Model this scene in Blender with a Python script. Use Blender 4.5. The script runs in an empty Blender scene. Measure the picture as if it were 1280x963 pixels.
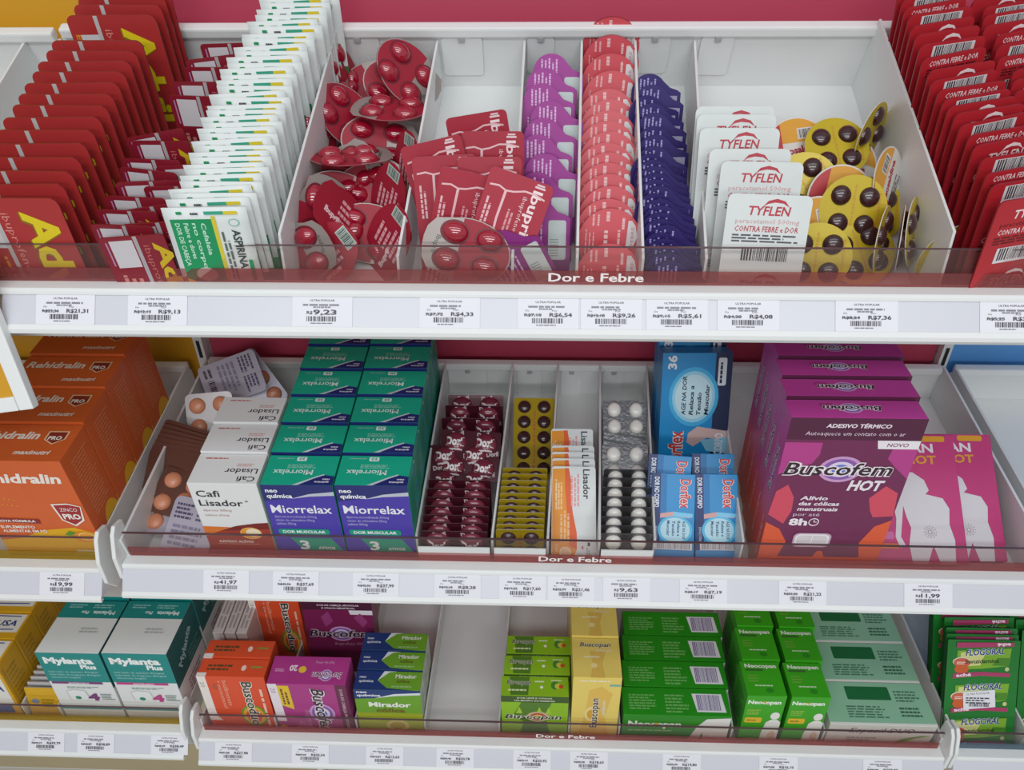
import bpy, bmesh, math, random
from mathutils import Vector, Matrix, Euler
R = math.radians
random.seed(7)
scn = bpy.context.scene
COL = scn.collection

# ------------------------------------------------------------------ camera, world, lights
F_PX = 1000.0
CAM = Vector((0.41313, -0.53649, 1.61094))
YAW, PITCH, ROLL = -0.039571, 0.62918, 0.0120035
_f = Vector((math.sin(YAW)*math.cos(PITCH), math.cos(YAW)*math.cos(PITCH), -math.sin(PITCH)))
_r = Vector((math.cos(YAW), -math.sin(YAW), 0))
_d = _f.cross(_r)
RIGHT = _r*math.cos(ROLL) + _d*math.sin(ROLL)
DOWN = -_r*math.sin(ROLL) + _d*math.cos(ROLL)
FWD = _f
cam_data = bpy.data.cameras.new('camera')
cam = bpy.data.objects.new('camera', cam_data)
COL.objects.link(cam)
cam_data.sensor_width = 36.0
cam_data.lens = F_PX/1280*36.0
cam_data.clip_start = 0.01
m3 = Matrix((RIGHT, -DOWN, -FWD)).transposed()
cam.matrix_world = Matrix.Translation(CAM) @ m3.to_4x4()
scn.camera = cam

world = bpy.data.worlds.new('world'); scn.world = world
world.use_nodes = True
bg = world.node_tree.nodes['Background']
bg.inputs[0].default_value = (0.93, 0.97, 1.0, 1)
bg.inputs[1].default_value = 0.46

def area(name, loc, rot, sx, sy, power, color=(1, 1, 1)):
    l = bpy.data.lights.new(name, 'AREA'); l.shape = 'RECTANGLE'; l.size = sx; l.size_y = sy
    l.energy = power; l.color = color
    o = bpy.data.objects.new(name, l); COL.objects.link(o)
    o.location = loc; o.rotation_euler = rot
    return o
# ceiling LED battens of the shop aisle
area('ceiling_lamp_aisle', (0.35, -0.75, 2.75), (R(8), 0, 0), 2.4, 0.25, 7, (0.96, 0.985, 1.0))
area('ceiling_lamp_behind', (0.5, -1.75, 2.75), (R(40), 0, 0), 2.4, 0.3, 21, (0.96, 0.985, 1.0))

area('front_fill_lamp', (0.3, -4.4, 2.75), (R(62), 0, 0), 3.0, 0.4, 42, (0.97, 0.985, 1.0))  # added fill lamp, sends low frontal light into the middle and bottom shelves

scn.view_settings.view_transform = 'Standard'
scn.view_settings.look = 'None'
scn.view_settings.gamma = 1.0
scn.view_settings.use_curve_mapping = False
scn.view_settings.exposure = -0.12

# ------------------------------------------------------------------ pixel helpers
def ray(u, v):
    return FWD + RIGHT*((u-640)/F_PX) + DOWN*((v-481.5)/F_PX)
def on_plane(u, v, p, n):
    d = ray(u, v); return CAM + d*((p-CAM).dot(n)/d.dot(n))

class Frame:
    """shelf frame: x along the shelf, s into the shelf, h off the shelf floor"""
    def __init__(s, z, tilt):
        s.o = Vector((0, 0, z)); t = R(tilt); s.t = tilt
        s.X = Vector((1, 0, 0)); s.S = Vector((0, math.cos(t), math.sin(t))); s.H = Vector((0, -math.sin(t), math.cos(t)))
    def p(s, x, d, h): return s.o + s.X*x + s.S*d + s.H*h
    def xs(s, u, v, h):
        q = on_plane(u, v, s.o+s.H*h, s.H)-s.o; return q.x, q.dot(s.S)
    def xh(s, u, v, d):
        q = on_plane(u, v, s.o+s.S*d, s.S)-s.o; return q.x, q.dot(s.H)
    def mat(s, x, d, h, lean=0, yaw=0, roll=0):
        """local X right, Y into the shelf, Z up; lean = top goes back"""
        b = Matrix((s.X, s.S, s.H)).transposed().to_4x4()
        return Matrix.Translation(s.p(x, d, h)) @ b @ Matrix.Rotation(R(yaw), 4, 'Z') @ Matrix.Rotation(R(-lean), 4, 'X') @ Matrix.Rotation(R(roll), 4, 'Y')
    def face(s, x, d, h, az, el, spin=0):
        """local Z = face normal. el 90 = lies flat; az 0 = faces the aisle, 90 = faces right"""
        a, e = R(az), R(el)
        n = s.X*(math.cos(e)*math.sin(a)) - s.S*(math.cos(e)*math.cos(a)) + s.H*math.sin(e)
        up = s.H*0.8+s.S*0.6; y = (up-n*up.dot(n)).normalized(); xx = y.cross(n)
        return Matrix.Translation(s.p(x, d, h)) @ Matrix((xx, y, n)).transposed().to_4x4() @ Matrix.Rotation(R(spin), 4, 'Z')
T = Frame(1.268, 23.5)
M = Frame(0.972, 6.5)
L = Frame(0.664, 0.0)
LIP = {'T': 1.3135, 'M': 1.0, 'L': 0.6819}

# ------------------------------------------------------------------ materials
def lin(h):
    h = h.lstrip('#'); c = [int(h[i:i+2], 16)/255 for i in (0, 2, 4)]
    return tuple(x/12.92 if x <= .04045 else ((x+.055)/1.055)**2.4 for x in c)
_mats = {}
def mat(name, hexc, rough=.45, metal=0., coat=0., spec=.5, var=.05, scale=60., trans=0., bump=0., grad=None):
    if name in _mats: return _mats[name]
    m = bpy.data.materials.new(name); m.use_nodes = True; nt = m.node_tree; N = nt.nodes; LK = nt.links
    b = N['Principled BSDF']
    b.inputs['Roughness'].default_value = rough; b.inputs['Metallic'].default_value = metal
    b.inputs['Coat Weight'].default_value = coat; b.inputs['Coat Roughness'].default_value = .08
    b.inputs['Specular IOR Level'].default_value = spec
    b.inputs['Transmission Weight'].default_value = trans
    c = lin(hexc)
    tc = N.new('ShaderNodeTexCoord'); nz = N.new('ShaderNodeTexNoise'); nz.inputs['Scale'].default_value = scale; nz.inputs['Detail'].default_value = 3
    LK.new(tc.outputs['Object'], nz.inputs['Vector'])
    mx = N.new('ShaderNodeMix'); mx.data_type = 'RGBA'
    mx.inputs[6].default_value = (*[x*(1-var) for x in c], 1); mx.inputs[7].default_value = (*[min(1, x*(1+var)) for x in c], 1)
    LK.new(nz.outputs['Fac'], mx.inputs[0])
    out = mx.outputs[2]
    if grad:   # printed colour gradient along the object's height: [(pos_m, hex), ...]
        sp = N.new('ShaderNodeSeparateXYZ'); LK.new(tc.outputs['Object'], sp.inputs[0])
        mr = N.new('ShaderNodeMapRange'); mr.inputs[1].default_value = grad[0][0]; mr.inputs[2].default_value = grad[-1][0]
        LK.new(sp.outputs[2], mr.inputs[0])
        cr = N.new('ShaderNodeValToRGB'); LK.new(mr.outputs[0], cr.inputs[0])
        els = cr.color_ramp.elements
        while len(els) < len(grad): els.new(0.5)
        for e, (pz, hx) in zip(els, grad):
            e.position = (pz-grad[0][0])/(grad[-1][0]-grad[0][0]); e.color = (*lin(hx), 1)
        out = cr.outputs[0]
    LK.new(out, b.inputs['Base Color'])
    if bump:
        bp = N.new('ShaderNodeBump'); bp.inputs['Strength'].default_value = bump; bp.inputs['Distance'].default_value = .002
        LK.new(nz.outputs['Fac'], bp.inputs['Height']); LK.new(bp.outputs[0], b.inputs['Normal'])
    _mats[name] = m; return m
def ink(hexc):       # printing ink on card
    return mat('ink_'+hexc.lstrip('#').lower(), hexc, .42, var=.02)
def clear_mat(name, tint, film, film_op, gloss=.06):
    if name in _mats: return _mats[name]
    m = bpy.data.materials.new(name); m.use_nodes = True; nt = m.node_tree; N = nt.nodes; LK = nt.links
    N.remove(N['Principled BSDF']); out = N['Material Output']
    tr = N.new('ShaderNodeBsdfTransparent'); tr.inputs[0].default_value = (*lin(tint), 1)
    df = N.new('ShaderNodeBsdfDiffuse'); df.inputs[0].default_value = (*lin(film), 1)
    gl = N.new('ShaderNodeBsdfGlossy'); gl.inputs['Roughness'].default_value = .05
    nz = N.new('ShaderNodeTexNoise'); nz.inputs['Scale'].default_value = 9
    mr = N.new('ShaderNodeMapRange'); mr.inputs[3].default_value = film_op*.9; mr.inputs[4].default_value = film_op*1.1
    LK.new(nz.outputs['Fac'], mr.inputs[0])
    m1 = N.new('ShaderNodeMixShader'); LK.new(mr.outputs[0], m1.inputs[0]); LK.new(tr.outputs[0], m1.inputs[1]); LK.new(df.outputs[0], m1.inputs[2])
    m2 = N.new('ShaderNodeMixShader'); m2.inputs[0].default_value = gloss; LK.new(m1.outputs[0], m2.inputs[1]); LK.new(gl.outputs[0], m2.inputs[2])
    LK.new(m2.outputs[0], out.inputs[0])
    _mats[name] = m; return m

WHITE = mat('white_steel', '#e9ebea', .38, var=.015)
PLAST = mat('white_plastic', '#dfe1e0', .4, var=.02, scale=20)
RAILP = mat('label_channel_plastic', '#d3d4dc', .3, var=.015, scale=12)
PAPER = mat('tag_paper', '#e6e6ec', .6, var=.02)
PAPER2 = mat('white_card', '#e8e8e6', .45, var=.02)
REDP = mat('red_panel', '#b8405a', .45, var=.03, scale=8)
YELP = mat('yellow_panel', '#d29a20', .45, var=.03, scale=8)
BLUP = mat('blue_panel', '#5fa0e0', .45, var=.03, scale=8)
TANP = mat('tan_panel', '#bcae8c', .5, var=.04, scale=8)
DARK = mat('dark_slot', '#1c1b1f', .6)
ACR = clear_mat('clear_acrylic', '#faf8f7', '#b9a8a4', .035, .025)
BAND_R = clear_mat('red_tinted_film', '#eccac8', '#b0686a', .23, .03)
BAND_Y = clear_mat('yellow_tinted_film', '#ecdcaa', '#c0a42c', .26, .03)
BAND_B = clear_mat('blue_tinted_film', '#c8d4de', '#869cac', .27, .03)
CLEARP = clear_mat('clear_blister_plastic', '#efeaea', '#b8a8a8', .10, .10)
FOIL = mat('aluminium_foil', '#b9b9b9', .28, metal=.85, bump=.3, scale=300)

# ------------------------------------------------------------------ mesh helpers
def mesh_from(name, verts, faces, mats, fm=None, smooth=False):
    me = bpy.data.meshes.new(name); me.from_pydata(verts, [], faces)
    for m in mats: me.materials.append(m)
    if fm: me.polygons.foreach_set('material_index', fm)
    if smooth: me.polygons.foreach_set('use_smooth', [True]*len(me.polygons))
    me.update(); return me
def obj(name, me, parent=None, mw=None):
    o = bpy.data.objects.new(name, me); COL.objects.link(o)
    if parent is not None: o.parent = parent
    if mw is not None:
        if parent is None: o.matrix_world = mw
        else: o.matrix_local = mw
    return o
def thing(o, label, cat, group=None):
    o['label'] = label; o['category'] = cat
    if group: o['group'] = group
    return o
def struct(o): o['kind'] = 'structure'; return o
def dup(o, parent=None):
    c = o.copy(); COL.objects.link(c)
    if parent is not None: c.parent = parent
    for ch in list(o.children): dup(ch, c)
    return c
class B:
    """box/prism collector"""
    def __init__(s): s.v = []; s.f = []
    def box(s, x0, x1, y0, y1, z0, z1):
        i = len(s.v)
        s.v += [(x, y, z) for z in (z0, z1) for y in (y0, y1) for x in (x0, x1)]
        s.f += [tuple(i+k for k in q) for q in ((0, 2, 3, 1), (4, 5, 7, 6), (0, 1, 5, 4), (1, 3, 7, 5), (3, 2, 6, 7), (2, 0, 4, 6))]
        return s
    def slab(s, p0, p1, w, h0, h1):
        """upright slab from p0=(x,y) to p1 with width w"""
        dx, dy = p1[0]-p0[0], p1[1]-p0[1]; l = math.hypot(dx, dy); nx, ny = -dy/l*w/2, dx/l*w/2
        i = len(s.v)
        for z in (h0, h1):
            s.v += [(p0[0]+nx, p0[1]+ny, z), (p0[0]-nx, p0[1]-ny, z), (p1[0]-nx, p1[1]-ny, z), (p1[0]+nx, p1[1]+ny, z)]
        s.f += [tuple(i+k for k in q) for q in ((3, 2, 1, 0), (4, 5, 6, 7), (0, 1, 5, 4), (1, 2, 6, 5), (2, 3, 7, 6), (3, 0, 4, 7))]
        return s
    def prism(s, prof, x0, x1):
        """profile [(y,z)...] extruded along x"""
        i = len(s.v); n = len(prof)
        s.v += [(x0, y, z) for y, z in prof] + [(x1, y, z) for y, z in prof]
        s.f += [tuple(i+k for k in range(n)), tuple(i+n+k for k in reversed(range(n)))]
        s.f += [(i+k, i+n+k, i+n+(k+1) % n, i+(k+1) % n) for k in range(n)]
        return s
    def me(s, name, m, bev=0.):
        me = mesh_from(name, s.v, s.f, [m])
        bm = bmesh.new(); bm.from_mesh(me)
        bmesh.ops.recalc_face_normals(bm, faces=bm.faces)
        if bev: bmesh.ops.bevel(bm, geom=bm.edges[:], offset=bev, segments=2, affect='EDGES', profile=.6)
        bm.to_mesh(me); bm.free(); return me
def plate(outline, th, mf, mb=None, bulge=0., name='card'):
    """flat card in local XY, thickness along Z (0..th); outline counter-clockwise (metres)"""
    n = len(outline); v = [(x, y, th) for x, y in outline]+[(x, y, 0) for x, y in outline]
    f = [tuple(range(n)), tuple(n+k for k in reversed(range(n)))]
    f += [(k, n+k, n+(k+1) % n, (k+1) % n) for k in range(n)]
    return mesh_from(name, v, f, [mf, mb or mf], [0, 1]+[1]*n)
def rr(w, h, r, n=5, x0=None, y0=0.):
    """rounded rectangle outline"""
    if x0 is None: x0 = -w/2
    o = []
    for cx, cy, a in ((x0+w-r, y0+h-r, 0), (x0+r, y0+h-r, 90), (x0+r, y0+r, 180), (x0+w-r, y0+r, 270)):
        for k in range(n+1): t = R(a+90*k/n); o.append((cx+r*math.cos(t), cy+r*math.sin(t)))
    return o
def ell(cx, cy, rx, ry, n=28): return [(cx+rx*math.cos(2*math.pi*k/n), cy+ry*math.sin(2*math.pi*k/n)) for k in range(n)]
def dome(name, rx, ry, rz, m, seg=14, rings=5, power=1.0):
    """half ellipsoid bubble on XY plane"""
    v = []; f = []
    for j in range(rings):
        a = math.pi/2*j/rings
        for k in range(seg):
            t = 2*math.pi*k/seg; v.append((rx*math.cos(a)**power*math.cos(t), ry*math.cos(a)**power*math.sin(t), rz*math.sin(a)))
    v.append((0, 0, rz)); top = len(v)-1
    for j in range(rings-1):
        for k in range(seg): f.append((j*seg+k, j*seg+(k+1) % seg, (j+1)*seg+(k+1) % seg, (j+1)*seg+k))
    for k in range(seg): f.append(((rings-1)*seg+k, (rings-1)*seg+(k+1) % seg, top))
    return mesh_from(name, v, f, [m], smooth=True)

# ------------------------------------------------------------------ flat printing (lettering and artwork)
_tc = {}
def text_mesh(s, bold=0., shear=0.):
    k = (s, bold, shear)
    if k in _tc: return _tc[k]
    cu = bpy.data.curves.new('lettering', 'FONT'); cu.body = s; cu.size = 1.0; cu.resolution_u = 2 if len(s) < 16 else 1
    cu.offset = bold; cu.shear = shear; cu.fill_mode = 'FRONT'
    o = bpy.data.objects.new('lettering', cu)
    me = bpy.data.meshes.new_from_object(o)
    v = [(p.co.x, p.co.y) for p in me.vertices]; f = [tuple(p.vertices) for p in me.polygons]
    bpy.data.objects.remove(o); bpy.data.meshes.remove(me); bpy.data.curves.remove(cu)
    w = (min(p[0] for p in v), max(p[0] for p in v)) if v else (0, 1)
    _tc[k] = (v, f, w); return _tc[k]
class Pr:
    """artwork in millimetres on a face w x h; origin lower left"""
    def __init__(s, w, h): s.w, s.h = w, h; s.v = []; s.f = []; s.m = []; s.mats = []; s.z = 0
    def _add(s, pts, faces, m, lv):
        if isinstance(m, str): m = ink(m)
        if m not in s.mats: s.mats.append(m)
        if lv is None: s.z += 1; lv = s.z
        i = len(s.v); z = lv*.03
        s.v += [(x, y, z) for x, y in pts]; s.f += [tuple(i+k for k in q) for q in faces]; s.m += [s.mats.index(m)]*len(faces)
        return s
    def poly(s, pts, m, lv=None): return s._add(pts, [tuple(range(len(pts)))], m, lv)
    def rect(s, x0, y0, x1, y1, m, lv=None): return s.poly([(x0, y0), (x1, y0), (x1, y1), (x0, y1)], m, lv)
    def ell(s, cx, cy, rx, ry, m, n=24, lv=None): return s.poly(ell(cx, cy, rx, ry, n), m, lv)
    def rrect(s, x0, y0, x1, y1, r, m): return s.poly(rr(x1-x0, y1-y0, r, 4, x0, y0), m)
    def text(s, t, x, y, width, m, rot=0, bold=.0, shear=0., height=None, align='l', lv=None):
        """text scaled to a given width (mm) along its baseline; height = cap height in mm"""
        v, f, (a, b) = text_mesh(t, bold, shear); sx = width/(b-a); sy = sx if height is None else height/.72
        ox = {'l': 0, 'c': -width/2, 'r': -width}[align]; c, q = math.cos(R(rot)), math.sin(R(rot))
        pts = []
        for px, py in v:
            X = (px-a)*sx+ox; Y = py*sy; pts.append((x+X*c-Y*q, y+X*q+Y*c))
        return s._add(pts, f, m, lv)
    def lines(s, x0, y0, x1, y1, n, m, seed=1, fill=.55, rot=0):
        """fine print too small to read: n rows of word-like dashes (rot 90: columns)"""
        rg = random.Random(seed); s.z += 1; lv = s.z
        for k in range(n):
            if rot:
                st = (x1-x0)/n; a = x0+st*k; p = y0; e = y1-(y1-y0)*rg.random()*.3
                while p < e:
                    l = min(e-p, (y1-y0)*rg.uniform(.08, .25)); s.rect(a, p, a+st*fill, p+l, m, lv); p += l+(y1-y0)*.03
            else:
                st = (y1-y0)/n; a = y1-st*(k+1); p = x0; e = x1-(x1-x0)*rg.random()*.3
                while p < e:
                    l = min(e-p, (x1-x0)*rg.uniform(.08, .25)); s.rect(p, a, p+l, a+st*fill, m, lv); p += l+(x1-x0)*.03
        return s
    def bars(s, x0, y0, x1, y1, m='#26242c', n=22, seed=3, rot=0):
        rg = random.Random(seed); s.z += 1; lv = s.z; a, b = (y0, y1) if rot else (x0, x1); st = (b-a)/n; p = a
        while p < b-st*.4:
            w = st*rg.choice((.35, .5, .9)); 
            if rot: s.rect(x0, p, x1, min(b, p+w), m, lv)
            else: s.rect(p, y0, min(b, p+w), y1, m, lv)
            p += w+st*rg.choice((.35, .5, .7))
        return s
    def mesh(s, name, place):
        v = [place(x*.001, y*.001, z*.001) for x, y, z in s.v]
        return mesh_from(name, v, s.f, s.mats, s.m)
def fc(W, D, H, side):
    e = .0001
    if side == 'front': return lambda u, v, z: (u-W/2, -z-e, v)
    if side == 'top': return lambda u, v, z: (u-W/2, v, H+z+e)
    if side == 'right': return lambda u, v, z: (W/2+z+e, u, v)
    if side == 'left': return lambda u, v, z: (-W/2-z-e, D-u, v)
def flat(th, x0=0., y0=0.):     # artwork on the front (+Z) of a plate
    return lambda u, v, z: (u+x0, v+y0, th+z+.00005)
def flatb(x0=0., y0=0.):        # on the back (-Z)
    return lambda u, v, z: (-(u+x0), v+y0, -z-.00005)
ORD = ['front', 'second', 'third', 'fourth', 'fifth', 'sixth', 'seventh', 'eighth', 'ninth', 'tenth', 'eleventh', 'twelfth', 'thirteenth', 'fourteenth', 'fifteenth', 'sixteenth', 'seventeenth', 'eighteenth', 'nineteenth', 'twentieth']
ORD += ['twenty-'+x for x in ('first', 'second', 'third', 'fourth', 'fifth', 'sixth', 'seventh', 'eighth', 'ninth')]+['thirtieth']+['thirty-'+x for x in ('first', 'second', 'third', 'fourth', 'fifth', 'sixth', 'seventh', 'eighth', 'ninth')]+['fortieth']

def carton(name, W, D, H, body, prints):
    """a folding carton: body with bevelled edges, a tuck flap seam, and one printed part per face. origin = bottom front centre"""
    me = B().box(-W/2, W/2, 0, D, 0, H).me(name, body, .0006)
    o = obj(name, me)
    for side, (pn, p) in prints.items(): obj(pn, p.mesh(pn, fc(W, D, H, side)), o)
    return o
def row(proto, frame, x, n, D, lean, s0, label, cat, group, gap=.0012, xs=None, jit=.0):
    """cartons one behind another, all leaning back alike"""
    res = []
    for i in range(n):
        o = proto if i == 0 else dup(proto)
        st = (D+gap)/math.cos(R(lean))
        xx = x if xs is None else x+(xs-x)*i/(n-1)
        o.matrix_world = frame.mat(xx+(random.uniform(-jit, jit) if i else 0), s0+st*i, D*math.sin(R(lean))+.0006, lean)
        if n > 1: lab = label+(', at the front of its row' if i == 0 else ', %s back in its row' % ORD[i] if i < n-1 or n == 2 else ', last of its row')
        else: lab = label
        thing(o, lab, cat, group if n > 1 else None); res.append(o)
    return res

# ------------------------------------------------------------------ the setting: gondola back, floor, ceiling
wb = struct(obj('wall_back', B().box(-1.6, 2.4, .305, .33, 0, 2.2).me('wall_back', WHITE)))
for nm, x0, x1, m in (('panel', -1.2, -.0195, YELP), ('panel', .0, .9, REDP), ('panel', .914, 2.1, BLUP)):
    obj(nm, B().box(x0, x1, .2955, .3045, .62, 2.1).me(nm, m, .0008), wb)
for x0, x1 in ((-1.2, -.0195), (.0, .9), (.914, 2.1)):
    obj('base_panel', B().box(x0, x1, .2955, .3045, .02, .612).me('base_panel', TANP, .0008), wb)
for x in (-.0098, .907):
    u = obj('upright', B().box(x-.0055, x+.0055, .285, .3045, .02, 2.1).me('upright', WHITE), wb)
    sb = B()
    for k in range(36): sb.box(x-.002, x+.002, .2842, .2852, .3+k*.05, .325+k*.05)
    obj('upright_slots', sb.me('upright_slots', DARK), u)
struct(obj('floor', B().box(-3, 4, -4, .33, -.05, 0).me('floor', mat('floor_tile', '#cfcac0', .3, var=.05, scale=3))))

# ------------------------------------------------------------------ shelves
def shelf(fr, lip, x0, x1, depth, dividers, band, label, lettering=None, letter_px=None, wall=.052, caps=(True, True), rail_x=None, fronts=(), tabs=(), back_h=None, tint=True):
    root = bpy.data.objects.new('display_shelf', None); COL.objects.link(root)
    root.location = ((x0+x1)/2, 0, fr.o.z-.006)
    inv = Matrix.Translation(-root.location)
    def part(nm, me, mw=Matrix.Identity(4), parent=root):
        return obj(nm, me, parent, inv @ mw)
    fm = fr.mat(0, 0, 0)
    part('deck', B().box(x0, x1, .004, depth+.004, -.004, 0).me('deck', PLAST, .0005), fm)
    bh = back_h or wall
    part('back_wall', B().box(x0, x1, depth, depth+.003, 0, bh).me('back_wall', PLAST, .0005), fm)
    part('back_rail', B().box(x0+.003, x1-.003, depth-.004, depth+.007, bh, bh+.010).me('back_rail', WHITE, .002), fm)
    for xx in (x0+.0015, x1-.0015):
        part('side_wall', B().box(xx-.0015, xx+.0015, .006, depth, 0, wall).me('side_wall', PLAST, .0006), fm)
    for dv in dividers:
        xf, xb = dv[:2]; wh = dv[2] if len(dv) > 2 else wall
        tn = math.tan(R(fr.t)); prof = [(.012, 0), (depth, 0), (depth, wh), (.012+tn*wh*1.15, wh), (.012+tn*wh*.3, wh*.3)]
        b_ = B().prism(prof, -.0011, .0011); b_.v = [(x+xf+(xb-xf)*(y-.012)/(depth-.012), y, z) for x, y, z in b_.v]
        part('divider', b_.me('divider', PLAST, .0004), fm)
    for a, b, h in fronts:
        part('tray_front', B().box(a, b, .0072, .0094, 0, h).me('tray_front', PLAST, .0005), fm)
    for a, b, h in tabs:
        o = rr(b-a, h, .004, 4, a, 0)
        part('tab', plate(o, .0008, PLAST, name='tab'), fm @ Matrix.Translation((0, depth-.001, bh-h)) @ Matrix.Rotation(R(90), 4, 'X'))
        part('tab_clip', B().box((a+b)/2-.003, (a+b)/2+.003, depth-.004, depth-.001, bh-.005, bh+.001).me('tab_clip', mat('grey_clip', '#a9acae', .4), .001), fm)
    zb = fr.o.z-.004
    part('front_board', B().box(x0, x1, .0005, .0035, min(zb, lip-.034), lip-.001).me('front_board', WHITE), Matrix.Identity(4))
    Lm = Matrix.Translation((0, 0, lip)); CK = .87
    part('front_bar', B().prism([(.007, 0), (-.0085, 0), (-.0105, -.0015), (-.011, -.0045), (.007, -.0045)], x0, x1).me('front_bar', WHITE, .0004), Lm)
    ra, rb = rail_x or (x0, x1)
    ch = part('label_channel', B().prism([(-.0095, -.0045), (-.0285*CK, -.0285*CK), (-.0285*CK, -.031*CK), (-.004, -.031*CK), (-.004, -.0045)], ra, rb).me('label_channel', RAILP), Lm)
    part('channel_ridge', B().prism([(-.0275*CK, -.0265*CK), (-.0315*CK, -.0295*CK), (-.0315*CK, -.034*CK), (-.026*CK, -.034*CK)], ra, rb).me('channel_ridge', WHITE, .0004), Lm)
    g = part('acrylic_guard', B().box(x0+.004, x1-.004, .0032, .0055, .0002, .031).me('acrylic_guard', ACR), Lm)
    obj('guard_edge', B().box(x0+.004, x1-.004, 0.0031, .0056, .0307, .0311).me('guard_edge', mat('acrylic_edge', '#5e484c', .2)), g)
    if tint:
        bd = obj('tinted_band', B().box(x0+.0045, x1-.0045, .0022, .0031, .0004, .0118).me('tinted_band', band), g)
    if lettering:
        q = on_plane(letter_px[0], letter_px[1], Vector((0, .002, lip+.007)), Vector((0, 1, 0)))
        p = Pr(80, 14); p.text(lettering, 0, 0, 72, '#efe6e4', align='c', bold=.022, height=7.2)
        obj('lettering', p.mesh('lettering', lambda u, v, z: (q.x+u, .0019-z, v+.0032)), g)
    cp = [(-.003, -.034), (-.014, -.016), (-.013, .012), (-.003, .034), (.004, .040), (.018, .036), (.02, -.034)]
    if caps[0]: part('end_cap', B().prism(cp, x0-.0045, x0-.0003).me('end_cap', WHITE, .0012), Lm)
    if caps[1]: part('end_cap', B().prism(cp, x1+.0003, x1+.0045).me('end_cap', WHITE, .0012), Lm)
    thing(root, label, 'shelf'); return root

def wall_x(fr, a, b, h, s0=.012, s1=.296):
    (xa, da), (xb, db) = fr.xs(*a, h), fr.xs(*b, h); k = (xb-xa)/(db-da); return (xa+k*(s0-da), xa+k*(s1-da), h)
dT = [wall_x(T, (358, 259), (417, 47), .068), (.3035, .3165), (.3925, .3976), (.4415, .4504), (.4915, .4995), (.5385, .554), wall_x(T, (1170, 222), (1108, 45), .072)]
shelf(T, LIP['T'], -.038, 1.05, .296, dT, BAND_R, 'top white shelf with sachets, red tinted guard lettered Dor e Febre', 'Dor e Febre', (745, 348), rail_x=(.0, 1.05), caps=(False, False), back_h=.056,
      tabs=((.222, .262, .04), (.320, .358, .042), (.400, .425, .04), (.503, .532, .04), (.560, .590, .042)))
shelf(T, LIP['T'], -.9, -.0405, .296, [(-.20, -.175), (-.09, -.075)], BAND_Y, 'top white shelf under the yellow panel, at the upper left corner', caps=(False, False), rail_x=(-.9, -.047))
dM = [(.2945, .3000), (.3695, .3828), (.4245, .4382), (.4755, .4895), (.5295, .5461), (.6155, .633)]
shelf(M, LIP['M'], 0, .905, .281, dM, BAND_R, 'middle white shelf with cartons and blister trays, red tinted guard', 'Dor e Febre', (719, 698),
      back_h=.041, fronts=((.297, .368, .047), (.372, .423, .047), (.477, .528, .047)), tabs=((.302, .35, .04), (.388, .418, .042), (.442, .468, .042), (.494, .52, .042)))
dL = [(.0915, .112), (.193, .197), (.2785, .2838), (.3705, .3812), (.4565, .463), (.518, .526), (.655, .668), (.766, .782)]
shelf(L, LIP['L'], 0, .905, .29, dL, BAND_R, 'bottom white shelf with green cartons and an empty tray, red tinted guard', 'Dor e Febre', (707, 920), wall=.034, back_h=.05)
ML = Frame(.964, 6.5); LL = Frame(.677, 0)
shelf(ML, .992, -.9, -.0235, .281, [], BAND_Y, 'middle white shelf holding the orange cartons, yellow tinted guard', back_h=.041, caps=(False, True))
shelf(LL, .6935, -.9, -.0155, .29, [(-.2235, -.2235), (-.177, -.177)], BAND_Y, 'lower white shelf holding the teal and white cartons, yellow tinted guard', wall=.034, back_h=.05, caps=(False, True))
MR = Frame(.972, 6.5); LR = Frame(.664, 0)
shelf(MR, 1.0, .9155, 1.9, .281, [(1.2, 1.2)], BAND_B, 'empty middle white shelf under the blue panel at the right edge', back_h=.041, caps=(True, False))
shelf(LR, .684, .9155, 1.9, .29, [(1.005, 1.005)], BAND_B, 'lower white shelf holding green sachets, blue tinted guard', wall=.04, back_h=.05, caps=(True, False))

# ------------------------------------------------------------------ price tags
INK = '#44434e'
TAGN = {}
def price_tag(lip, u, v, old, new, where, w=.046):
    a = Vector((0, -.0100, lip-.0052)); b = Vector((0, -.0285*.87, lip-.0285*.87))
    d = (a-b).normalized(); n = Vector((1, 0, 0)).cross(d)
    q = on_plane(u, v, (a+b)/2, n)
    mw = Matrix.Translation(Vector((q.x, b.y, b.z))+d*.0018+n*.0003) @ Matrix((Vector((1, 0, 0)), d, n)).transposed().to_4x4()
    o = obj('price_tag', plate(rr(w, .0232, .0008, 2), .0003, PAPER, name='price_tag'), None, mw)
    p = Pr(46, 26); c = 23
    p.text('ULTRA POPULAR', c, 22, 19, INK, align='c', height=1.7, bold=.02)
    p.lines(c-15, 18, c+15, 21, 1, '#85848f', seed=int(u))
    p.lines(c-7, 16.2, c+7, 18.6, 1, '#85848f', seed=int(u)+1)
    if old:
        p.text('De', c-17, 14.8, 2.6, INK, height=1.5); p.text('Por', c+3, 14.8, 4, INK, height=1.5)
        p.text(old, c-18, 10.6, 13, INK, height=2.4, bold=.03); p.rect(c-18, 11.6, c-5, 12.0, INK)
        p.text(new, c+1, 10.4, 17, INK, height=3.2, bold=.03)
    else:
        p.text('R$', c-12, 11, 4.5, INK, height=2.6, bold=.03); p.text(new.replace('R$', ''), c-7, 10.6, 18, INK, height=4.2, bold=.03)
    p.bars(c-12, 4.6, c+11, 9, INK, 20, seed=int(u)); p.lines(c-9, 2.6, c+8, 4, 1, '#6e6d78', seed=int(u)+2)
    p.v = [(x, y*.88, z) for x, y, z in p.v]; obj('tag_print', p.mesh('tag_print', flat(.0003, -w/2, 0)), o)
    thing(o, 'white price tag %s, below the %s' % (new.replace('R$', 'R$ '), where), 'price tag', 'price tags on the label rails')
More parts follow.
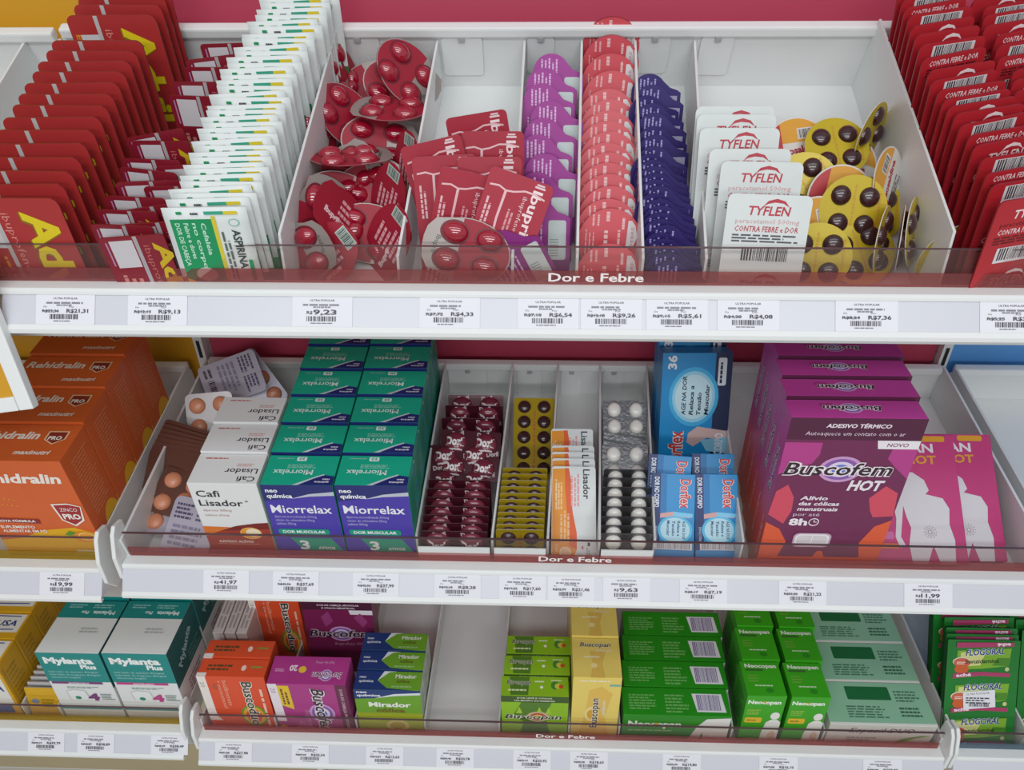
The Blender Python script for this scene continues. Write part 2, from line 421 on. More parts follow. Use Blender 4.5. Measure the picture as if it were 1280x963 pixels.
for i, (u, old, new) in enumerate(((82, 'R$23,36', 'R$21,31'), (197, 'R$12,13', 'R$9,13'), (403, None, 'R$9,23'), (562, 'R$7,72', 'R$4,33'), (685, 'R$7,18', 'R$6,54'), (764, 'R$12,18', 'R$9,26'), (846, 'R$9,15', 'R$5,61'), (935, 'R$4,28', 'R$4,08'), (1083, 'R$8,24', 'R$7,36'), (1264, 'R$5,25', 'R$3,99'))):
    price_tag(LIP['T'], u, 398+u*.011, old, new, ['yellow lettered crimson sachets', 'wine red sachets', 'loose red capsule blisters', 'raspberry cards', 'magenta foil packs', 'coral discs', 'violet foil packs', 'white Tyflen cards', 'round yellow blisters', 'cherry red cards'][i])
price_tag(.992, 78, 727, None, 'R$19,99', 'orange cartons of the left shelf')
for i, (u, old, new) in enumerate(((283, None, 'R$41,97'), (370, 'R$45,56', 'R$37,69'), (470, 'R$45,56', 'R$37,99'), (572, 'R$10,18', 'R$8,28'), (653, 'R$19,22', 'R$17,60'), (714, 'R$22,99', 'R$21,46'), (783, None, 'R$9,63'), (879, 'R$8,17', 'R$7,19'), (1003, 'R$23,28', 'R$21,22'), (1160, None, 'R$11,99'))):
    price_tag(LIP['M'], u, 724+u*.018, old, new, ['white and brown cartons', 'left column of teal cartons', 'right column of teal cartons', 'maroon blisters', 'standing yellow blisters', 'orange and white sachets', 'silver blisters', 'small blue boxes', 'plum heat patch cartons', 'pink patch packs'][i])
for i, (u, old, new) in enumerate(((58, 'R$42,17', 'R$39,79'), (120, 'R$42,27', 'R$38,89'), (212, 'R$42,47', 'R$38,49'))):
    price_tag(.6935, u, 928+u*.016, old, new, ['silver sachets', 'violet figure 4 carton', 'magenta figure 4 carton'][i])
for i, (u, old, new) in enumerate(((292, 'R$31,28', 'R$27,98'), (388, 'R$27,29', 'R$25,34'), (481, 'R$16,21', 'R$13,63'), (569, 'R$23,40', 'R$20,78'), (665, 'R$23,19', 'R$20,92'), (736, 'R$22,58', 'R$18,63'), (852, 'R$22,49', 'R$19,80'), (973, 'R$19,28', 'R$16,10'), (1103, 'R$33,29', 'R$28,97'))):
    price_tag(LIP['L'], u, 940+u*.017, old, new, ['coral orange cartons', 'bright magenta carton', 'green and navy cartons', 'empty bottom tray', 'lime green cartons', 'yellow cartons', 'wide green cartons', 'small green cartons', 'mint cartons'][i])

# ------------------------------------------------------------------ cartons on the middle shelf
def fit_row(name, fr, xl, xr, Hf, D, lean, n, body, art, label, cat, group, s00=.012, gap=.0012, xs=None, W=None, jit=0., fk=1., fbot=None):
    """Hf = height of the top front edge above the bottom front edge as fitted with the base at s=.012"""
    W = W or (xr-xl); t = R(lean); H = Hf-D*math.tan(t); s0 = s00+D*math.tan(t)*math.sin(t)
    prints = art(W*1000, D*1000, H*1000)
    if fk != 1.:
        p = prints['front'][1]; p.v = [(x, H*1000-(H*1000-y)*fk, z) for x, y, z in p.v]
        if fbot: p.rect(0, 0, W*1000, H*1000*(1-fk)+.3, fbot, 1)
    o = carton(name, W, D, H, body, prints)
    return row(o, fr, (xl+xr)/2, n, D, lean, s0, label, cat, group, gap, xs, jit)
CART = 'medicine cartons in rows'

def art_rehid(w, d, h):
    O, Y, W_ = '#e0642c', '#eab21e', '#f3ece2'
    f = Pr(w, h)
    f.poly([(0, 0), (w, 0), (w, h*.30), (w*.8, h*.36), (w*.5, h*.33), (w*.2, h*.24), (0, h*.22)], Y)
    f.text('Rehidralin', w*.06, h*.80, w*.86, W_, bold=.035, shear=.15, height=h*.085)
    for k in range(14): f.ell(w*(.1+.045*(k % 7)), h*(.66-.03*(k//7)-.004*k), .9, .7, Y, 8)
    f.poly([(w*.70, h*.60), (w*.86, h*.61), (w*1.0-2, h*.58), (w*.95, h*.44), (w*.84, h*.38), (w*.73, h*.44)], W_)
    f.poly([(w*.72, h*.59), (w*.86, h*.598), (w*.97, h*.575), (w*.93, h*.445), (w*.84, h*.395), (w*.745, h*.445)], '#a3262c')
    f.text('ZINCO', w*.76, h*.53, w*.17, W_, height=h*.035, shear=.1); f.text('PRO', w*.76, h*.455, w*.17, W_, bold=.04, height=h*.05)
    f.poly([(0, h*.415), (w*.5, h*.40), (w*.5, h*.445), (0, h*.455)], '#8f2430'); f.text('NOVA FÓRMULA', w*.08, h*.415, w*.38, W_, height=h*.022, bold=.03)
    f.text('SUPLEMENTO', w*.08, h*.35, w*.34, W_, height=h*.028, bold=.03); f.text('ALIMENTAR EM PÓ', w*.08, h*.31, w*.44, W_, height=h*.026, bold=.03)
    f.ell(w*.86, h*.27, w*.11, h*.055, '#ef9324'); f.ell(w*.89, h*.275, w*.085, h*.042, '#f6d488'); f.ell(w*.89, h*.275, w*.07, h*.033, '#f0a638'); f.poly([(w*.68, h*.29), (w*.74, h*.33), (w*.80, h*.31), (w*.74, h*.28)], '#5f9a3a')
    f.poly([(w*.62, h*.03), (w*.72, h*.13), (w*.93, h*.13), (w*.99, h*.03)], '#f1e7cf'); f.text('LARANJA', w*.70, h*.06, w*.2, '#b98a3a', height=h*.035)
    t = Pr(w, d)
    t.text('Rehidralin', w*.06, d*.60, w*.60, W_, bold=.03, shear=.15, height=d*.2)
    t.poly([(w*.72, d*.82), (w*.92, d*.82), (w*.92, d*.6), (w*.82, d*.45), (w*.72, d*.58)], '#f0c9a0'); t.poly([(w*.735, d*.79), (w*.905, d*.79), (w*.905, d*.6), (w*.82, d*.48), (w*.735, d*.59)], '#8a2a22')
    t.text('PRO', w*.75, d*.58, w*.13, W_, bold=.04, height=d*.1)
    t.text('maxinutri', w*.52, d*.18, w*.34, W_, bold=.03, shear=.2, height=d*.11)
    r = Pr(d, h)
    r.ell(d*.68, h*.27, d*.30, h*.16, Y); r.lines(d*.25, h*.45, d*.9, h*.93, 18, '#e08a5c', 3, fill=.4); r.lines(d*.5, h*.2, d*.86, h*.34, 6, '#8d6a10', 4)
    r.poly([(0, 0), (d, 0), (d, h*.10), (d*.3, h*.16), (0, h*.30)], Y)
    return {'front': ('front_print', f), 'top': ('top_print', t), 'right': ('side_print', r)}
fit_row('orange_carton', ML, -.1273, -.0250, .160, .0495, 3, 4, mat('orange_carton', '#d8632c', .4), art_rehid, 'orange rehydration powder carton with yellow base', 'carton', 'orange cartons in the left row', fk=.92, fbot='#eab21e')

def art_cafi(w, d, h):
    f = Pr(w, h); K = '#2b2a30'
    f.poly([(0, 0), (w, 0), (w, h*.40), (w*.8, h*.385), (w*.5, h*.34), (w*.25, h*.26), (0, h*.17)], '#a83a2a')
    f.poly([(0, h*.17), (w*.25, h*.26), (w*.42, h*.318), (0, h*.33)], '#e07b2e')
    f.poly([(w*.25, h*.26), (w*.5, h*.34), (w*.8, h*.385), (w, h*.40), (w, h*.30), (w*.6, h*.27)], '#7d2520')
    f.ell(w*.70, h*.225, w*.165, h*.095, '#f0c06a'); f.ell(w*.70, h*.225, w*.15, h*.083, '#ef9a2a'); f.ell(w*.735, h*.235, w*.11, h*.066, '#f7e8c8')
    f.text('Cafi', w*.08, h*.80, w*.34, K, bold=.012, height=h*.095); f.text('Lisador', w*.08, h*.66, w*.64, K, bold=.012, height=h*.095); f.ell(w*.78, h*.735, 1.6, 1.4, '#8a8990')
    f.text('dipirona 300mg', w*.1, h*.575, w*.42, '#b78f8a', height=h*.032); f.text('cafeína 65mg', w*.1, h*.50, w*.36, '#b78f8a', height=h*.032)
    f.text('RÁPIDO ALÍVIO', w*.18, h*.07, w*.52, '#f2e2d8', bold=.03, height=h*.035); f.rect(w*.14, h*.045, w*.78, h*.05, '#e3b8a4')
    t = Pr(w, d)
    t.text('Cafi', w*.95, d*.24, w*.26, '#2b2a30', rot=180, bold=.01, height=d*.17); t.text('Lisador', w*.95, d*.50, w*.48, '#2b2a30', rot=180, bold=.01, height=d*.17)
    t.lines(w*.62, d*.58, w*.92, d*.70, 2, '#d7a9a5', 5); t.lines(w*.12, d*.83, w*.55, d*.90, 1, '#c4534f', 6)
    return {'front': ('front_print', f), 'top': ('top_print', t)}
fit_row('white_carton', M, .0850, .1512, .1245, .0392, 3.5, 3, mat('white_carton', '#e6e6e6', .4, var=.015), art_cafi, 'white and brown painkiller carton with orange sun', 'carton', 'white and brown cartons', fk=.74, fbot='#a83a2a')

def art_mio(w, d, h):
    TL_, NV, W_ = '#0c9d7e', '#232a72', '#f0f2f6'
    f = Pr(w, h)
    f.poly([(0, h*.80), (w*.35, h*.84), (w, h*.90), (w, h), (0, h)], NV)
    f.poly([(w*.38, h*.835), (w*.65, h*.865), (w, h*.88), (w, h*.925), (w*.65, h*.895)], '#c3c8d4')
    f.text('neo', w*.05, h*.91, w*.17, W_, bold=.03, height=h*.048); f.text('química', w*.05, h*.845, w*.36, W_, bold=.03, height=h*.048)
    f.text('Miorrelax', w*.06, h*.66, w*.86, W_, bold=.014, height=h*.10)
    f.text('dipirona monoidratada 300mg', w*.08, h*.60, w*.60, '#c9c8ea', height=h*.03); f.text('citrato de orfenadrina 35mg', w*.08, h*.555, w*.56, '#c9c8ea', height=h*.03); f.text('cafeína 50mg', w*.08, h*.51, w*.28, '#c9c8ea', height=h*.03)
    f.rrect(w*.08, h*.385, w*.82, h*.455, 2.5, TL_); f.text('DOR MUSCULAR', w*.14, h*.402, w*.62, W_, bold=.03, height=h*.035)
    f.poly([(w*.22, h*.34), (w*.82, h*.34), (w*.98, h*.16), (w*.40, h*.16)], TL_); f.text('3', w*.34, h*.19, w*.14, W_, bold=.03, height=h*.115); f.text('ATIVOS', w*.60, h*.19, w*.25, W_, bold=.03, height=h*.035)
    f.poly([(0, h*.04), (w, h*.04), (w, h*.10), (0, h*.08)], TL_)
    t = Pr(w, d)
    t.poly([(w*.52, 0), (w, 0), (w, d*.30), (w*.86, d*.34), (w*.72, d*.22)], NV); t.poly([(w*.44, 0), (w*.52, 0), (w*.72, d*.22), (w*.86, d*.34), (w*.84, d*.37), (w*.70, d*.25)], '#c8d4d8')
    t.text('neo', w*.94, d*.22, w*.1, W_, rot=180, height=d*.06, bold=.02); t.text('química', w*.94, d*.13, w*.2, W_, rot=180, height=d*.06, bold=.02)
    t.text('Miorrelax', w*.68, d*.50, w*.56, '#e4f1ec', rot=180, bold=.01, height=d*.17)
    t.lines(w*.30, d*.56, w*.72, d*.70, 3, '#8fd0bd', 7)
    t.rrect(w*.40, d*.80, w*.54, d*.94, 1, '#e4f1ec'); t.text('30', w*.52, d*.92, w*.09, TL_, rot=180, height=d*.09, bold=.02); t.text('comprimidos', w*.36, d*.90, w*.24, '#bfe3d8', rot=180, height=d*.05)
    r = Pr(d, h); r.lines(d*.15, h*.2, d*.85, h*.9, 16, '#1f8f76', 8)
    return {'front': ('front_print', f), 'top': ('top_print', t), 'right': ('side_print', r)}
MIO = mat('teal_carton', '#12ac8c', .4); MIOF = mat('violet_print', '#4a3aaa', .4)
def art_mio2(w, d, h):
    a = art_mio(w, d, h); f = Pr(w, h); f.rect(0, 0, w, h, MIOF)
    b = a['front'][1]; i = len(f.v)
    f.z = 1
    for m in b.mats:
        if m not in f.mats: f.mats.append(m)
    f.f += [tuple(i+k for k in q) for q in b.f]; f.m += [f.mats.index(b.mats[k]) for k in b.m]; f.v += [(x, y, z+.03) for x, y, z in b.v]
    a['front'] = ('front_print', f); return a
fit_row('teal_carton', M, .1544, .2226, .1240, .0395, 3.5, 6, MIO, art_mio2, 'teal and violet carton beside the white cartons', 'carton', 'teal and violet cartons', gap=.0018, fk=.93, fbot=MIOF)
fit_row('teal_carton', M, .2246, .2932, .1250, .0395, 3.5, 6, MIO, art_mio2, 'teal and violet carton beside the maroon blisters', 'carton', 'teal and violet cartons', gap=.0018, fk=.93, fbot=MIOF)

def logo(p, t, x, y, w, hgt, dark='#3a2430', lite='#f2ecf0', rot=0, shear=.2, ring=True, rc='#cf9ccc'):
    """two-tone logo lettering: pale outline under dark letters"""
    if ring:
        c, s_ = math.cos(R(rot)), math.sin(R(rot))
        def E(rx, ry, m):
            pts = [(x+(w*.52+a)*c-(hgt*.45+b)*s_, y+(w*.52+a)*s_+(hgt*.45+b)*c) for a, b in ell(0, 0, rx, ry, 26)]; p.poly(pts, m)
        E(w*.20, hgt*1.05, rc); E(w*.165, hgt*.85, '#8d5fae'); E(w*.12, hgt*.62, '#e3d5ee'); E(w*.08, hgt*.4, '#6f7fd0')
    p.text(t, x, y, w, lite, rot=rot, bold=.065, shear=shear, height=hgt)
    p.text(t, x+.004*w*math.cos(R(rot)), y+.004*w*math.sin(R(rot)), w*.992, dark, rot=rot, bold=.018, shear=shear, height=hgt)
def art_hot(w, d, h):
    f = Pr(w, h); PK, OR, PL = '#b8418c', '#e2603c', '#6e2a52'
    f.poly([(0, h*.62), (w*.10, h*.66), (w*.24, h*.70), (w*.28, h*.76), (w*.28, h*.84), (0, h*.84)], PK)
    f.poly([(w*.82, h*.84), (w, h*.84), (w, h*.60), (w*.88, h*.68), (w*.80, h*.74)], PK)
    f.poly([(0, h*.33), (w*.02, h*.50), (w*.10, h*.55), (w*.17, h*.46), (w*.18, h*.36), (w*.14, h*.26)], '#d64f63')
    f.poly([(w, h*.33), (w*.97, h*.50), (w*.86, h*.55), (w*.76, h*.46), (w*.80, h*.37), (w*.84, h*.32)], '#d64f63')
    f.poly([(0, 0), (w*.16, 0), (w*.20, h*.12), (w*.12, h*.22), (0, h*.27)], OR)
    f.poly([(w, 0), (w*.84, 0), (w*.80, h*.12), (w*.88, h*.25), (w, h*.30)], OR)
    f.poly([(w*.45, 0), (w*.55, 0), (w*.52, h*.05), (w*.48, h*.05)], OR)
    f.rect(0, h*.86, w, h, '#54203f'); f.text('ADESIVO TÉRMICO', w*.27, h*.94, w*.48, '#f2e4ee', bold=.03, shear=.12, height=h*.024)
    f.text('Autoaquece em contato com o ar', w*.13, h*.89, w*.74, '#e6cfe0', shear=.15, height=h*.026)
    f.poly([(w*.68, h*.86), (w, h*.86), (w, h*.805), (w*.70, h*.805)], '#efe9ee'); f.text('NOVO', w*.76, h*.82, w*.16, '#8a4a72', bold=.02, shear=.1, height=h*.024)
    logo(f, 'Buscofem', w*.03, h*.625, w*.84, h*.085)
    f.text('HOT', w*.56, h*.52, w*.28, '#efe6ee', bold=.04, shear=.2, height=h*.07)
    for t, y, ww in (('Alívio', .445, .22), ('das cólicas', .405, .32), ('menstruais', .365, .32)): f.text(t, w*.22, h*y, w*ww, '#f0e3ec', bold=.03, height=h*.028, shear=.1)
    f.text('por até', w*.20, h*.325, w*.21, '#e2cfdd', height=h*.026); f.text('8h', w*.18, h*.255, w*.15, '#f4ecf2', bold=.04, height=h*.05)
    f.ell(w*.38, h*.28, w*.042, h*.03, '#f0e3ec'); f.ell(w*.38, h*.28, w*.034, h*.023, PL); f.rect(w*.377, h*.28, w*.384, h*.298, '#f0e3ec'); f.rect(w*.38, h*.278, w*.403, h*.283, '#f0e3ec')
    f.rrect(w*.25, h*.085, w*.56, h*.195, 6, '#c9a6bd'); f.rrect(w*.265, h*.094, w*.545, h*.186, 5.5, '#f2eef0'); f.rrect(w*.28, h*.104, w*.53, h*.176, 5, '#dcd6da'); f.rect(w*.40, h*.104, w*.408, h*.176, '#f2eef0')
    t = Pr(w, d)
    logo(t, 'Buscofem', w*.70, d*.66, w*.44, d*.26, rot=180); t.text('HOT', w*.34, d*.80, w*.1, '#8d2a5c', rot=180, shear=.2, height=d*.14)
    l = Pr(d, h)
    logo(l, 'Buscofem', d*.62, h*.52, h*.28, d*.26, rot=90, ring=False); l.lines(d*.62, h*.12, d*.8, h*.4, 2, '#eab0a0', 4, rot=1); l.lines(d*.25, h*.60, d*.4, h*.9, 1, '#c986b0', 5, rot=1)
    return {'front': ('front_print', f), 'top': ('top_print', t), 'left': ('side_print', l)}
HOTM = mat('plum_carton', '#702a54', .36, grad=[(0, '#d8623a'), (.05, '#d05048'), (.11, '#b43c7c'), (.17, '#c0459a')])
HOTF = mat('plum_print', '#742c56', .36)
def under(p, m):
    q = Pr(p.w, p.h); q.rect(0, 0, p.w, p.h, m); i = 4
    q.mats += [x for x in p.mats if x not in q.mats]
    q.f += [tuple(i+k for k in f) for f in p.f]; q.m += [q.mats.index(p.mats[k]) for k in p.m]; q.v += [(x, y, z+.03) for x, y, z in p.v]
    return q
def art_hot2(w, d, h):
    a = art_hot(w, d, h); a['front'] = ('front_print', under(a['front'][1], HOTF)); return a
fit_row('heat_patch_carton', M, .6330, .7500, .2050, .0262, 7, 5, HOTM, art_hot2, 'tall plum and magenta heat patch carton', 'carton', 'plum heat patch cartons', xs=.700, fk=.86, fbot='#d8603c')

# pink patch packs lying against the right wall
def art_pink(w, h):
    f = Pr(w, h); W_ = '#d6d3d8'
    f.text('AN', w*.50, h*.86, w*.26, '#e2dde2', bold=.03, height=h*.07); f.text('HOT', w*.44, h*.77, w*.34, '#dc9a2e', bold=.03, height=h*.065)
    f.rrect(w*.62, h*.945, w*.90, h*.99, 2, '#d99a20')
    # white silhouette: hair, head, torso, arm, legs
    f.ell(w*.42, h*.60, w*.09, h*.06, W_); f.poly([(w*.30, h*.66), (w*.34, h*.70), (w*.50, h*.70), (w*.62, h*.64), (w*.66, h*.56), (w*.60, h*.52), (w*.46, h*.58), (w*.38, h*.56), (w*.32, h*.60)], W_)
    f.poly([(w*.30, h*.54), (w*.44, h*.585), (w*.62, h*.53), (w*.80, h*.50), (w*.86, h*.42), (w*.84, h*.30), (w*.88, h*.18), (w*.86, 0), (w*.70, 0), (w*.64, h*.14), (w*.56, 0), (w*.40, 0), (w*.38, h*.14), (w*.42, h*.27), (w*.38, h*.36), (w*.36, h*.44)], W_)
    f.poly([(w*.30, h*.54), (w*.36, h*.44), (w*.33, h*.32), (w*.30, h*.20), (w*.34, h*.14), (w*.28, h*.12), (w*.24, h*.20), (w*.27, h*.34), (w*.25, h*.44)], W_)
    for k in range(3):
        for j in range(12): a = 2*math.pi*j/12; f.ell(w*.62+math.cos(a)*(2+2*k), h*.24+math.sin(a)*(2+1.8*k), .45, .4, '#6d5468', 6)
    f.poly([(w*.02, h*.42), (w*.20, h*.42), (w*.17, h*.53), (w*.05, h*.53)], '#8f1f4a')
    f.rrect(w*.04, h*.18, w*.22, h*.24, 2, '#c76aa0'); f.rect(w*.03, h*.11, w*.26, h*.15, '#d9743c')
    return f
PINK = mat('pink_pack', '#c03a78', .32)
for k, (uv, lab) in enumerate((((1176, 600), 'pink patch pack with white body outline, half behind the plum carton'), ((1215, 612), 'pink patch pack with white body outline, against the right shelf wall'))):
    W, H, D = .092, .132, .008
    o = carton('pink_patch_pack', W, D, H, PINK, {'front': ('front_print', art_pink(W*1000, H*1000))})
    o.matrix_world = M.mat(.800+.047*k, .020+.012*k, .0065+.0105*(1-k), 58, 0)
    thing(o, lab, 'patch pack', 'pink patch packs')

# thin blue sachet boxes and larger blue cartons
DORB = mat('blue_carton', '#1c8fcf', .36)
def art_dor(w, d, h):
    f = Pr(w, h); NV = '#1b3470'
    f.rect(0, 0, w*.20, h, NV); f.rect(w*.2, h*.2, w*.34, h, '#1d78b8')
    f.ell(w*.55, h*.26, w*.40, h*.19, '#58bfe8'); f.ell(w*.55, h*.26, w*.34, h*.16, '#b9e3f2')
    for i, t in enumerate(('AGE NA DOR', 'Relaxa a', 'Tensão', 'Muscular')): f.text(t, w*(.72-.12*i), h*.38, h*.24 if i == 0 else h*.2, '#1b3a68', rot=-90, bold=.02, height=w*.07, shear=.1)
    f.text('Dorflex', w*.66, h*.93, h*.38, '#f4e6e6', rot=-90, bold=.06, height=w*.24); f.text('Dorflex', w*.66, h*.93, h*.38, '#d2392f', rot=-90, bold=.02, height=w*.24)
    f.text('DOR NO CORPO', w*.06, h*.95, h*.40, '#e8eef6', rot=-90, bold=.03, height=w*.11)
    f.poly([(w*.2, h*.47), (w*.5, h*.50), (w*.9, h*.46), (w*.9, h*.42), (w*.5, h*.44), (w*.2, h*.41)], '#d9a8a4'); f.poly([(w*.5, h*.50), (w*.95, h*.48), (w*.95, h*.43), (w*.5, h*.44)], '#7ecdf0')
    f.text('ENVOLTÓRIO', w*.08, h*.30, h*.2, '#cfe2f0', rot=-90, height=w*.06)
    f.rect(w*.1, 0, w*.95, h*.10, '#e6eaee'); f.bars(w*.14, h*.01, w*.92, h*.09, '#8a8f98', 26, 5)
    return f
def art_dorbig(w, d, h):
    f = Pr(w, h); NV = '#1d2c52'
    f.rect(w*.76, 0, w, h, NV); f.ell(w*.47, h*.62, w*.36, h*.26, '#3fb2e6'); f.ell(w*.47, h*.62, w*.31, h*.225, '#9ad6ee'); f.ell(w*.47, h*.62, w*.27, h*.195, '#c4e6f0')
    for i, (t, l) in enumerate((('AGE NA DOR', .34), ('Relaxa a', .26), ('Tensão', .2), ('Muscular', .27))): f.text(t, w*(.36+.11*i), h*.46, h*l, '#1a2440', rot=90, bold=.025, height=w*.06, shear=.15)
    f.text('36', w*.20, h*.86, h*.12, '#e8f0f6', rot=90, bold=.04, height=w*.12); f.rrect(w*.80, h*.72, w*.92, h*.96, 2, '#dfe8ee'); f.lines(w*.83, h*.74, w*.89, h*.94, 1, NV, 3, rot=1)
    f.text('Dorflex', w*.34, -h*.02, h*.34, '#f4e6e6', rot=90, bold=.06, height=w*.2); f.text('Dorflex', w*.34, -h*.02, h*.34, '#d2392f', rot=90, bold=.02, height=w*.2)
    f.poly([(w*.42, h*.30), (w*.55, h*.36), (w*.98, h*.32), (w*.98, h*.22), (w*.7, h*.26), (w*.5, h*.18), (w*.40, h*.22)], '#d3b4b0'); f.poly([(w*.60, h*.24), (w*.98, h*.26), (w*.98, h*.12), (w*.7, h*.14)], '#8ed2ee')
    f.text('NO CORPO', w*.93, -h*.0, h*.3, '#e8eef6', rot=90, bold=.03, height=w*.12)
    return f
def squash(p, k): p.v = [(x, p.h-(p.h-y)*k, z) for x, y, z in p.v]; return p
for k, (x, s0, h0, ln, yw, lab) in enumerate(((.5525, .018, .0, 47, -4, 'small blue sachet box, front one beside the white tablets'), (.5985, .018, .0, 47, 1, 'small blue sachet box, front one beside the plum cartons'),
                                         (.5480, .040, .004, 45, -9, 'small blue sachet box tucked behind the front left one'), (.5995, .046, .0, 47, 1, 'small blue sachet box tucked behind the front right one'))):
    W, D, H = .044, .0085, .090
    if k == 0: p0 = o = carton('blue_sachet_box', W, D, H, DORB, {'front': ('front_print', squash(art_dor(W*1000, D*1000, H*1000), .86))})
    else: o = dup(p0)
    o.matrix_world = M.mat(x, s0+.006, h0+D*math.sin(R(ln))+.0006+.0002*k, ln, yw*.5)
    thing(o, lab, 'sachet box', 'small blue sachet boxes')
for k, lab in enumerate(('large blue carton marked 36 behind the small blue boxes', 'large blue carton at the back, only its top showing under the upper rail')):
    W, D, H = .076, .028, .132
    if k == 0: p0 = o = carton('blue_carton', W, D, H, DORB, {'front': ('front_print', art_dorbig(W*1000, D*1000, H*1000))})
    else: o = dup(p0)
    o.matrix_world = M.mat(.588, .150+.038*k, D*math.sin(R(26))+.001, 26, 1)
    thing(o, lab, 'carton', 'large blue cartons')

# ------------------------------------------------------------------ cartons on the bottom shelf
def art_duo(w, d, h):
    f = Pr(w, h); W_ = '#efe6e0'
    f.rect(0, h*.28, w*.13, h, W_); f.text('20', w*.03, h*.90, h*.09, '#a08c84', rot=-90, height=w*.06); f.poly([(0, h*.28), (w*.13, h*.28), (w*.2, h*.2), (0, h*.2)], W_)
    f.text('butilbrometo', w*.36, h*.93, h*.45, '#f0b49a', rot=-90, height=w*.07); f.text('+ paracetamol', w*.28, h*.93, h*.5, '#f0b49a', rot=-90, height=w*.06); f.ell(w*.24, h*.82, w*.045, h*.05, '#c0553a')
    E_ = [(w*.70, h*.24)]
    f.ell(w*.70, h*.30, w*.20, h*.20, '#7f9a3a'); f.ell(w*.70, h*.30, w*.165, h*.165, '#e9b23c'); f.ell(w*.70, h*.30, w*.12, h*.12, '#e4572e')
    logo(f, 'Buscoduo', w*.64, h*.92, h*.80, w*.15, dark='#2c4030', lite='#f4f0e6', rot=-90, shear=0, ring=False)
    f.lines(w*.88, h*.12, w*.95, h*.92, 1, '#f3c5b0', 9, rot=1)
    t = Pr(w, d)
    t.lines(w*.12, d*.35, w*.55, d*.75, 2, '#5c4a2c', 9); t.ell(w*.66, d*.5, w*.035, d*.16, '#f0d8cc'); t.lines(w*.76, d*.5, w*.95, d*.7, 1, '#8a9a4a', 3); t.rect(0, 0, w*.14, d*.2, W_)
    return {'front': ('front_print', f), 'top': ('top_print', t)}
DUO = mat('coral_carton', '#e2532f', .4)
fit_row('coral_carton', L, .0095, .0915, .1080, .0255, 3, 2, DUO, art_duo, 'coral orange carton with sideways dark green logo', 'carton', 'coral orange cartons')
def art_duo2(w, d, h):
    f = art_duo(w, d, h)['front'][1]; return {'front': ('front_print', f)}
o = carton('coral_carton', .066, .022, .118, DUO, art_duo2(66, 22, 118)); o.matrix_world = L.mat(.0735, .118, .0022, 4)
thing(o, 'coral orange carton standing tall behind the two front ones', 'carton', 'coral orange cartons')
GREYB = mat('pale_grey_carton', '#cfc4c0', .5)
for k in range(3):
    p = Pr(16, 120); p.lines(3, 8, 13, 112, 2, '#a8989a', 11+k, rot=1)
    o = carton('pale_carton', .0135, .13, .100, GREYB, {'top': ('top_print', p)})
    o.matrix_world = L.mat(.0115+.0152*k, .085, .0006, 0)
    thing(o, 'narrow pale grey carton on edge behind the coral cartons, %s' % ('nearest the left shelf wall', 'middle of three', 'nearest the tall coral carton')[k], 'carton', 'narrow pale cartons')
def art_fem(w, d, h):
    f = Pr(w, h)
    f.rect(0, h*.25, w*.12, h, '#efe4ea'); f.text('20', w*.03, h*.92, h*.1, '#a08c9a', rot=-90, height=w*.06); f.ell(w*.06, h*.12, w*.05, h*.05, '#e4b32e')
    f.poly([(w*.12, h*.97), (w*.27, h*.97), (w*.27, h*.50), (w*.12, h*.58)], '#e9c52c'); f.lines(w*.15, h*.6, w*.25, h*.93, 2, '#7a4a30', 4, rot=1)
    f.rect(w*.86, 0, w, h, '#6a2a4a'); f.text('DOR DE CABEÇA MUSCULAR', w*.91, h*.92, h*.8, '#d9b4c8', rot=-90, height=w*.04, bold=.02)
    f.poly([(w*.3, h*.3), (w*.55, h*.05), (w*.55, 0), (w*.2, 0)], '#c35a9c')
    f.text('ibuprofeno', w*.40, h*.5, h*.45, '#d08ab4', rot=-90, height=w*.07)
    logo(f, 'Buscofem', w*.55, h*.93, h*.95, w*.16, rot=-90)
    t = Pr(w, d)
    t.text('20', w*.34, d*.66, w*.10, '#f3dcec', rot=180, bold=.04, height=d*.2); t.lines(w*.06, d*.44, w*.2, d*.56, 2, '#e0a8cc', 6); t.ell(w*.41, d*.52, w*.05, d*.12, '#e9c23a')
    logo(t, 'Buscofem', w*.94, d*.42, w*.40, d*.2, rot=180, dark='#8d3a7c'); t.text('ibuprofeno 400mg', w*.80, d*.82, w*.24, '#e3a9d0', rot=180, height=d*.1)
    return {'front': ('front_print', f), 'top': ('top_print', t)}
FEM = mat('magenta_carton', '#b03a88', .36)
fit_row('magenta_carton', L, .0955, .1895, .1044, .0385, 0, 1, FEM, art_fem, 'bright magenta carton with a sideways logo and yellow flag', 'carton', None)
def art_femtall(w, d, h):
    f = Pr(w, h)
    f.rect(0, h*.90, w, h, '#4e1f3a'); f.text('DOR DE CABEÇA, MUSCULAR', w*.22, h*.955, w*.6, '#e3cfdb', height=h*.022, bold=.03); f.text('E CÓLICA MENSTRUAL', w*.28, h*.915, w*.48, '#e3cfdb', height=h*.022, bold=.03)
    f.poly([(w*.66, h*.90), (w, h*.90), (w, h*.84), (w*.68, h*.84)], '#e8dfe6')
    f.poly([(w*.25, h*.80), (w*.36, h*.88), (w*.42, h*.74), (w*.30, h*.66)], '#9a3f78'); f.poly([(w*.72, h*.80), (w*.82, h*.86), (w*.92, h*.74), (w*.84, h*.66)], '#9a3f78')
    logo(f, 'Buscofem', w*.04, h*.52, w*.92, h*.10, lite='#d9c4d2'); f.text('ibuprofeno 400mg', w*.40, h*.40, w*.5, '#c58aac', height=h*.05)
    return {'front': ('front_print', f)}
o = carton('plum_carton', .090, .024, .124, mat('deep_plum_carton', '#7c2452', .36), art_femtall(90, 24, 124)); o.matrix_world = L.mat(.1600, .100, .0032, 7)
